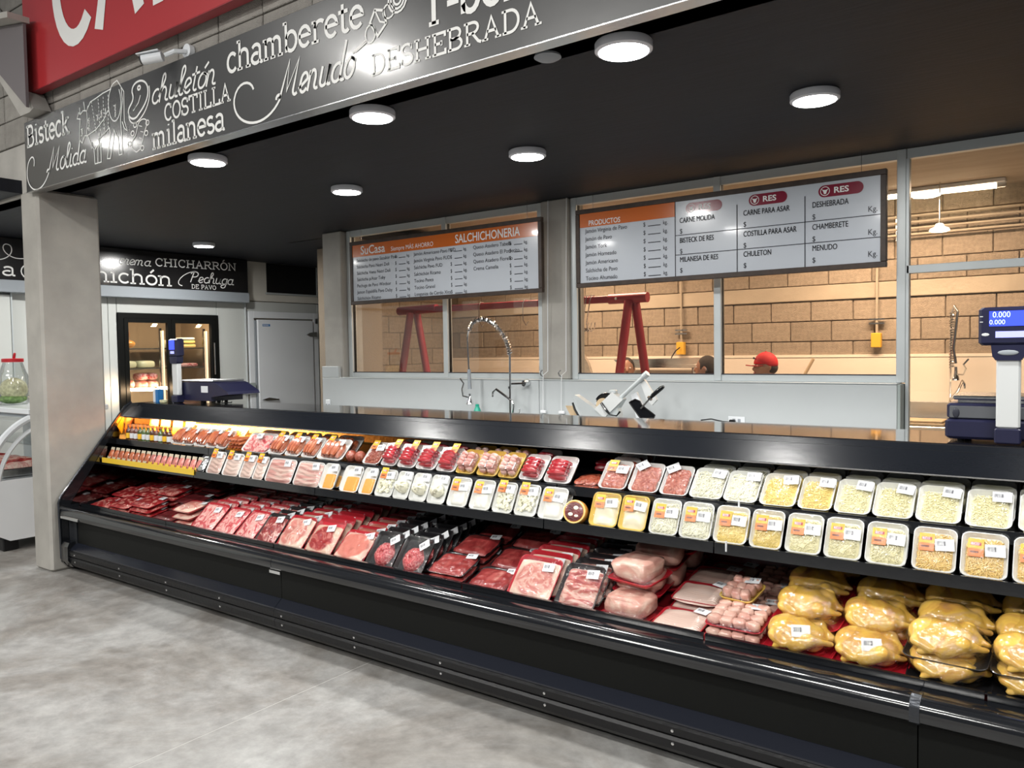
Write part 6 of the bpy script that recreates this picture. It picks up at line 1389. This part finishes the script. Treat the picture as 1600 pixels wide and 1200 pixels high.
part('shade', MB().lathe([(.085, 0), (.075, .018), (.04, .035), (.03, .06), (.012, .065)], (-1.148, 7.85, 2.581), 20), 'lamp_ring', pl_, True)
part('glow_disc', MB().lathe([(.080, .0), (.060, -.010), (.002, -.012)], (-1.148, 7.85, 2.581), 20), 'tube_warm', pl_, True)
part('stem', MB().cyl((-1.148, 7.85, 2.64), (-1.148, 7.85, 3.0), .006, n=6), 'steel', pl_)
t = thing('wooden_paddle', 'slanted pale wooden handle beside the person in the red cap', 'tool', (-2.6, 8.0, 0))
part('handle', MB().cyl((-2.98, 8.0, .14), (-2.27, 8.05, 1.47), .016, n=8), 'wood_pale', t, True)
part('blade', MB().cyl((-3.05, 8.0, .004), (-2.98, 8.0, .14), .05, .016, n=10), 'wood_pale', t, True)

# ---- people in the kitchen (only their heads show over the sill)
def person(name, label, x, y, hz, face, lean, shirt, head_parts, arm=0):
    """hz: top of the head; face: heading in degrees; lean: forward bend of the trunk"""
    t = thing('person', label, 'person', (x, y, 0), (0, 0, R(face)))
    # local frame: faces -y
    mb = MB(); H_ = hz; ln = lean
    hip = Vector((0, .10, .86)); chest = Vector((0, .04-ln*.5, 1.12-ln*.05)); neck = Vector((0, -.01-ln, H_-.27)); head = Vector((0, -.05-ln, H_-.115))
    for s_ in (-1, 1):
        mb.caps((s_*.09, .10, .86), (s_*.10, .06, .47), .085, .058, 12); mb.caps((s_*.10, .06, .47), (s_*.10, .10, .09), .056, .038, 12)
        mb.caps((s_*.10, .11, .045), (s_*.11, -.06, .035), .040, .034, 10)
        sh = chest+Vector((s_*.165, 0, .08)); el = sh+Vector((s_*.05, -.10, -.26)); ha = el+Vector((-s_*.05, -.22, -.02))
        mb.caps(sh, el, .052, .040, 10); mb.caps(el, ha, .038, .027, 10); mb.caps(ha, ha+Vector((0, -.06, 0)), .030, .028, 8)
        for k in range(4): mb.caps(ha+Vector((s_*(.018-.012*k), -.08, 0)), ha+Vector((s_*(.018-.012*k), -.13-.008*(k in (1, 2)), -.012)), .0085, .007, 6)
        mb.caps(ha+Vector((-s_*.02, -.03, .01)), ha+Vector((-s_*.045, -.08, .01)), .010, .008, 6)
    mb.caps(hip, chest, .145, .150, 14); mb.caps(chest, chest+Vector((0, 0, .10)), .150, .10, 14)
    mb.caps(chest+Vector((-.13, 0, .08)), chest+Vector((.13, 0, .08)), .060, .060, 12)
    mb.caps(chest+Vector((0, 0, .15)), neck, .062, .055, 12); mb.caps(neck, head, .055, .060, 12)
    mb.ell(head, (.076, .095, .112), 20, 14); mb.ell(head+Vector((0, -.055, -.05)), (.050, .045, .055), 14, 10)
    mb.caps(head+Vector((0, -.092, .015)), head+Vector((0, -.112, -.025)), .009, .014, 8)
    for s_ in (-1, 1): mb.ell(head+Vector((s_*.078, .005, -.005)), (.012, .020, .030), 10, 8)
    nz_ = neck.z
    def mf(c):
        if c.z > nz_+.01 or (c.z > nz_-.04 and abs(c.x) < .06 and c.y < neck.y+.03): return 0
        if c.z < .88: return 2
        return 0 if (c.y < -.30-ln*.5 and c.z < 1.2) else 1
    put('body', remesh(mb, .011, ['skin', shirt, 'cloth_blue'], 'body', 3, mf), t)
    for s_ in (-1, 1): part('eye', MB().ell(head+Vector((s_*.030, -.086, .008)), (.012, .008, .007), 10, 6), 'ink_white', t, 'all', True)
    part('mouth', MB().ell(head+Vector((0, -.102, -.058)), (.024, .006, .005), 10, 6), 'label_red', t, 'all', True)
    hc = head
    if head_parts == 'cap':
        v = MB().ell(hc+Vector((0, .004, .022)), (.088, .108, .108), 22, 14)
        v.v = [(a, b, max(c, hc.z+.022-.02*(b > hc.y))) for a, b, c in v.v]
        part('cap_crown', v, 'cap_red', t, 'all', True)
        br = MB(); pts = [(-.076, -.050), (-.070, -.12), (-.045, -.165), (0, -.180), (.045, -.165), (.070, -.12), (.076, -.050)]
        br.add([(hc.x+a, hc.y+b, hc.z+.034-.9*a*a*4-.12*abs(b+.05)) for a, b in pts]+[(hc.x+a, hc.y+b, hc.z+.028-.9*a*a*4-.12*abs(b+.05)) for a, b in pts], [tuple(range(7)), tuple(reversed(range(7, 14)))]+[(i, i+7, i+8, i+1) for i in range(6)])
        part('cap_brim', br, 'cap_red', t, False, True)
        part('cap_badge', MB().ell(hc+Vector((-.01, -.101, .075)), (.022, .006, .010), 10, 6), 'ink_dark', t, 'all', True)
        part('cap_button', MB().ell(hc+Vector((0, .004, .131)), (.010, .010, .005), 8, 5), 'cap_red', t, 'all', True)
    v = MB().ell(hc+Vector((0, .014, .012)), (.083, .100, .108), 22, 14)
    v.v = [(a, b if not (b < hc.y-.05 and c < hc.z+.05) else hc.y-.05, max(c, hc.z-.06)) for a, b, c in v.v]
    if head_parts == 'hair': part('hair', v, 'hair_dark', t, 'all', True)
    else:
        v2 = MB().ell(hc+Vector((0, .022, -.012)), (.081, .090, .070), 18, 10)
        part('hair', v2, 'hair_dark', t, 'all', True)
    return t
person('person', 'person in a red cap looking down behind the window', -2.29, 7.15, 1.535, -50, .10, 'cloth_white', 'cap')
person('person', 'person with short dark hair in a dark shirt bending forward behind the window', -2.77, 7.35, 1.515, -80, .25, 'cloth_dark', 'hair')
person('person', 'person half hidden behind the red frame legs', -4.12, 7.66, 1.50, 30, .05, 'cloth_dark', 'hair')

# ================================================================== WHITE CURVED DELI CASE AT THE LEFT
dc = thing('deli_case', 'white deli case with curved glass front behind the concrete column', 'display case', (-7.6, 3.1, 0))
arcp = bez((3.00, 1.11), (2.78, 1.04), (2.63, .86), (2.60, .52), 16)
outer = arcp+[(2.64, .16), (2.74, .10), (3.55, .10), (3.55, 1.17), (3.00, 1.17)]
inner = bez((3.02, 1.02), (2.86, .96), (2.73, .80), (2.70, .60), 12)+[(2.72, .56), (3.02, .58), (3.10, .62), (3.44, .62), (3.44, 1.02)]
xe = -7.20
ep = MB()
# end frame ring around the side window
def ring(mb, out_, inn, x0, x1):
    n = len(out_); m = len(inn)
    return mb
part('end_frame', MB().tube([(xe, y, z) for y, z in arcp], .030, 8).tube([(xe, y, z) for y, z in inner+[inner[0]]], .018, 6), 'white_enamel', dc, True)
part('lower_body', MB().prism([(2.60, .56), (2.60, .30), (2.66, .16), (2.76, .10), (3.55, .10), (3.55, .60), (2.72, .60)], -8.75, xe+.02), 'white_enamel', dc)
part('top_lid', MB().bbox(-8.75, xe+.03, 2.93, 3.60, 1.125, 1.172, .006), 'white_enamel', dc)
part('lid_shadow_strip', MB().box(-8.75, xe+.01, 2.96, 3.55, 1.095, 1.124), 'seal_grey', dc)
part('back_wall', MB().box(-8.75, xe, 3.52, 3.55, .60, 1.10), 'white_enamel', dc)
cg = MB(); n_ = len(arcp)
cg.add([(-8.75, y, z) for y, z in arcp]+[(xe-.03, y, z) for y, z in arcp], [(i, i+1, n_+i+1, n_+i) for i in range(n_-1)])
part('curved_glass', cg, 'case_glass', dc, 'all')
part('side_glass', MB().add([(xe, y, z) for y, z in inner], [tuple(range(len(inner)))]), 'case_glass', dc)
part('inner_shelf', MB().bbox(-8.7, xe-.04, 3.05, 3.50, .84, .855, .003), 'case_glass', dc)
for x in (xe-.15, -8.6): part('foot', MB().bbox(x-.08, x+.08, 2.74, 2.86, 0, .10, .008), 'black_rubber', dc)
for i in range(6):
    x = -7.38-.21*i
    t = thing('steel_pan', 'steel pan of pink meat in the curved deli case, %s from the right' % ORD[i], 'pan', (x, 3.0, .61), group='pans in the curved deli case')
    part('pan', MB().bbox(-.095, .095, -.24, .24, 0, .06, .004), 'steel', t, False, True)
    q = part('meat_pile', lumps_fn(i, .17, .44, .05, 3.0), ('bacon', 'beef_red', 'pork_chop')[i % 3], t, True, True); q.location = (0, -.22, .052)
t = thing('candy_jar', 'clear plastic jar with a red lid, full of cabbage, on the white deli case', 'jar', (-8.01, 3.16, 1.173))
part('jar_body', MB().lathe([(.105, 0), (.122, .01), (.122, .26), (.105, .30), (.09, .35), (.078, .385)], (-8.01, 3.16, 1.173), 20), 'jar_glass', t, True)
part('cabbage', MB().ell((-8.01, 3.16, 1.31), (.112, .112, .11), 16, 10), 'cabbage', t, 'all')
part('greens', MB().ell((-8.01, 3.15, 1.225), (.114, .114, .045), 16, 8), 'lettuce', t, 'all')
part('lid', MB().lathe([(.086, .387), (.089, .391), (.089, .418), (.075, .422)], (-8.01, 3.16, 1.173), 20).caps((-7.98, 3.16, 1.60), (-7.96, 3.16, 1.635), .013, .011), 'jar_red', t, True)
t = thing('wooden_block', 'brown wooden board leaning beside the jar on the white deli case', 'board', (-8.45, 3.10, 1.176))
part('board', MB().prism([(-8.62, 1.176), (-8.28, 1.176), (-8.33, 1.26), (-8.41, 1.29), (-8.52, 1.27)], 3.08, 3.12, 'y'), 'wood', t)
solo('paper_pack', MB().bbox(-8.74, -8.64, 3.06, 3.2, 1.174, 1.20, .004), 'paper_white', 'flat white paper stack at the left on the deli case', 'paper')
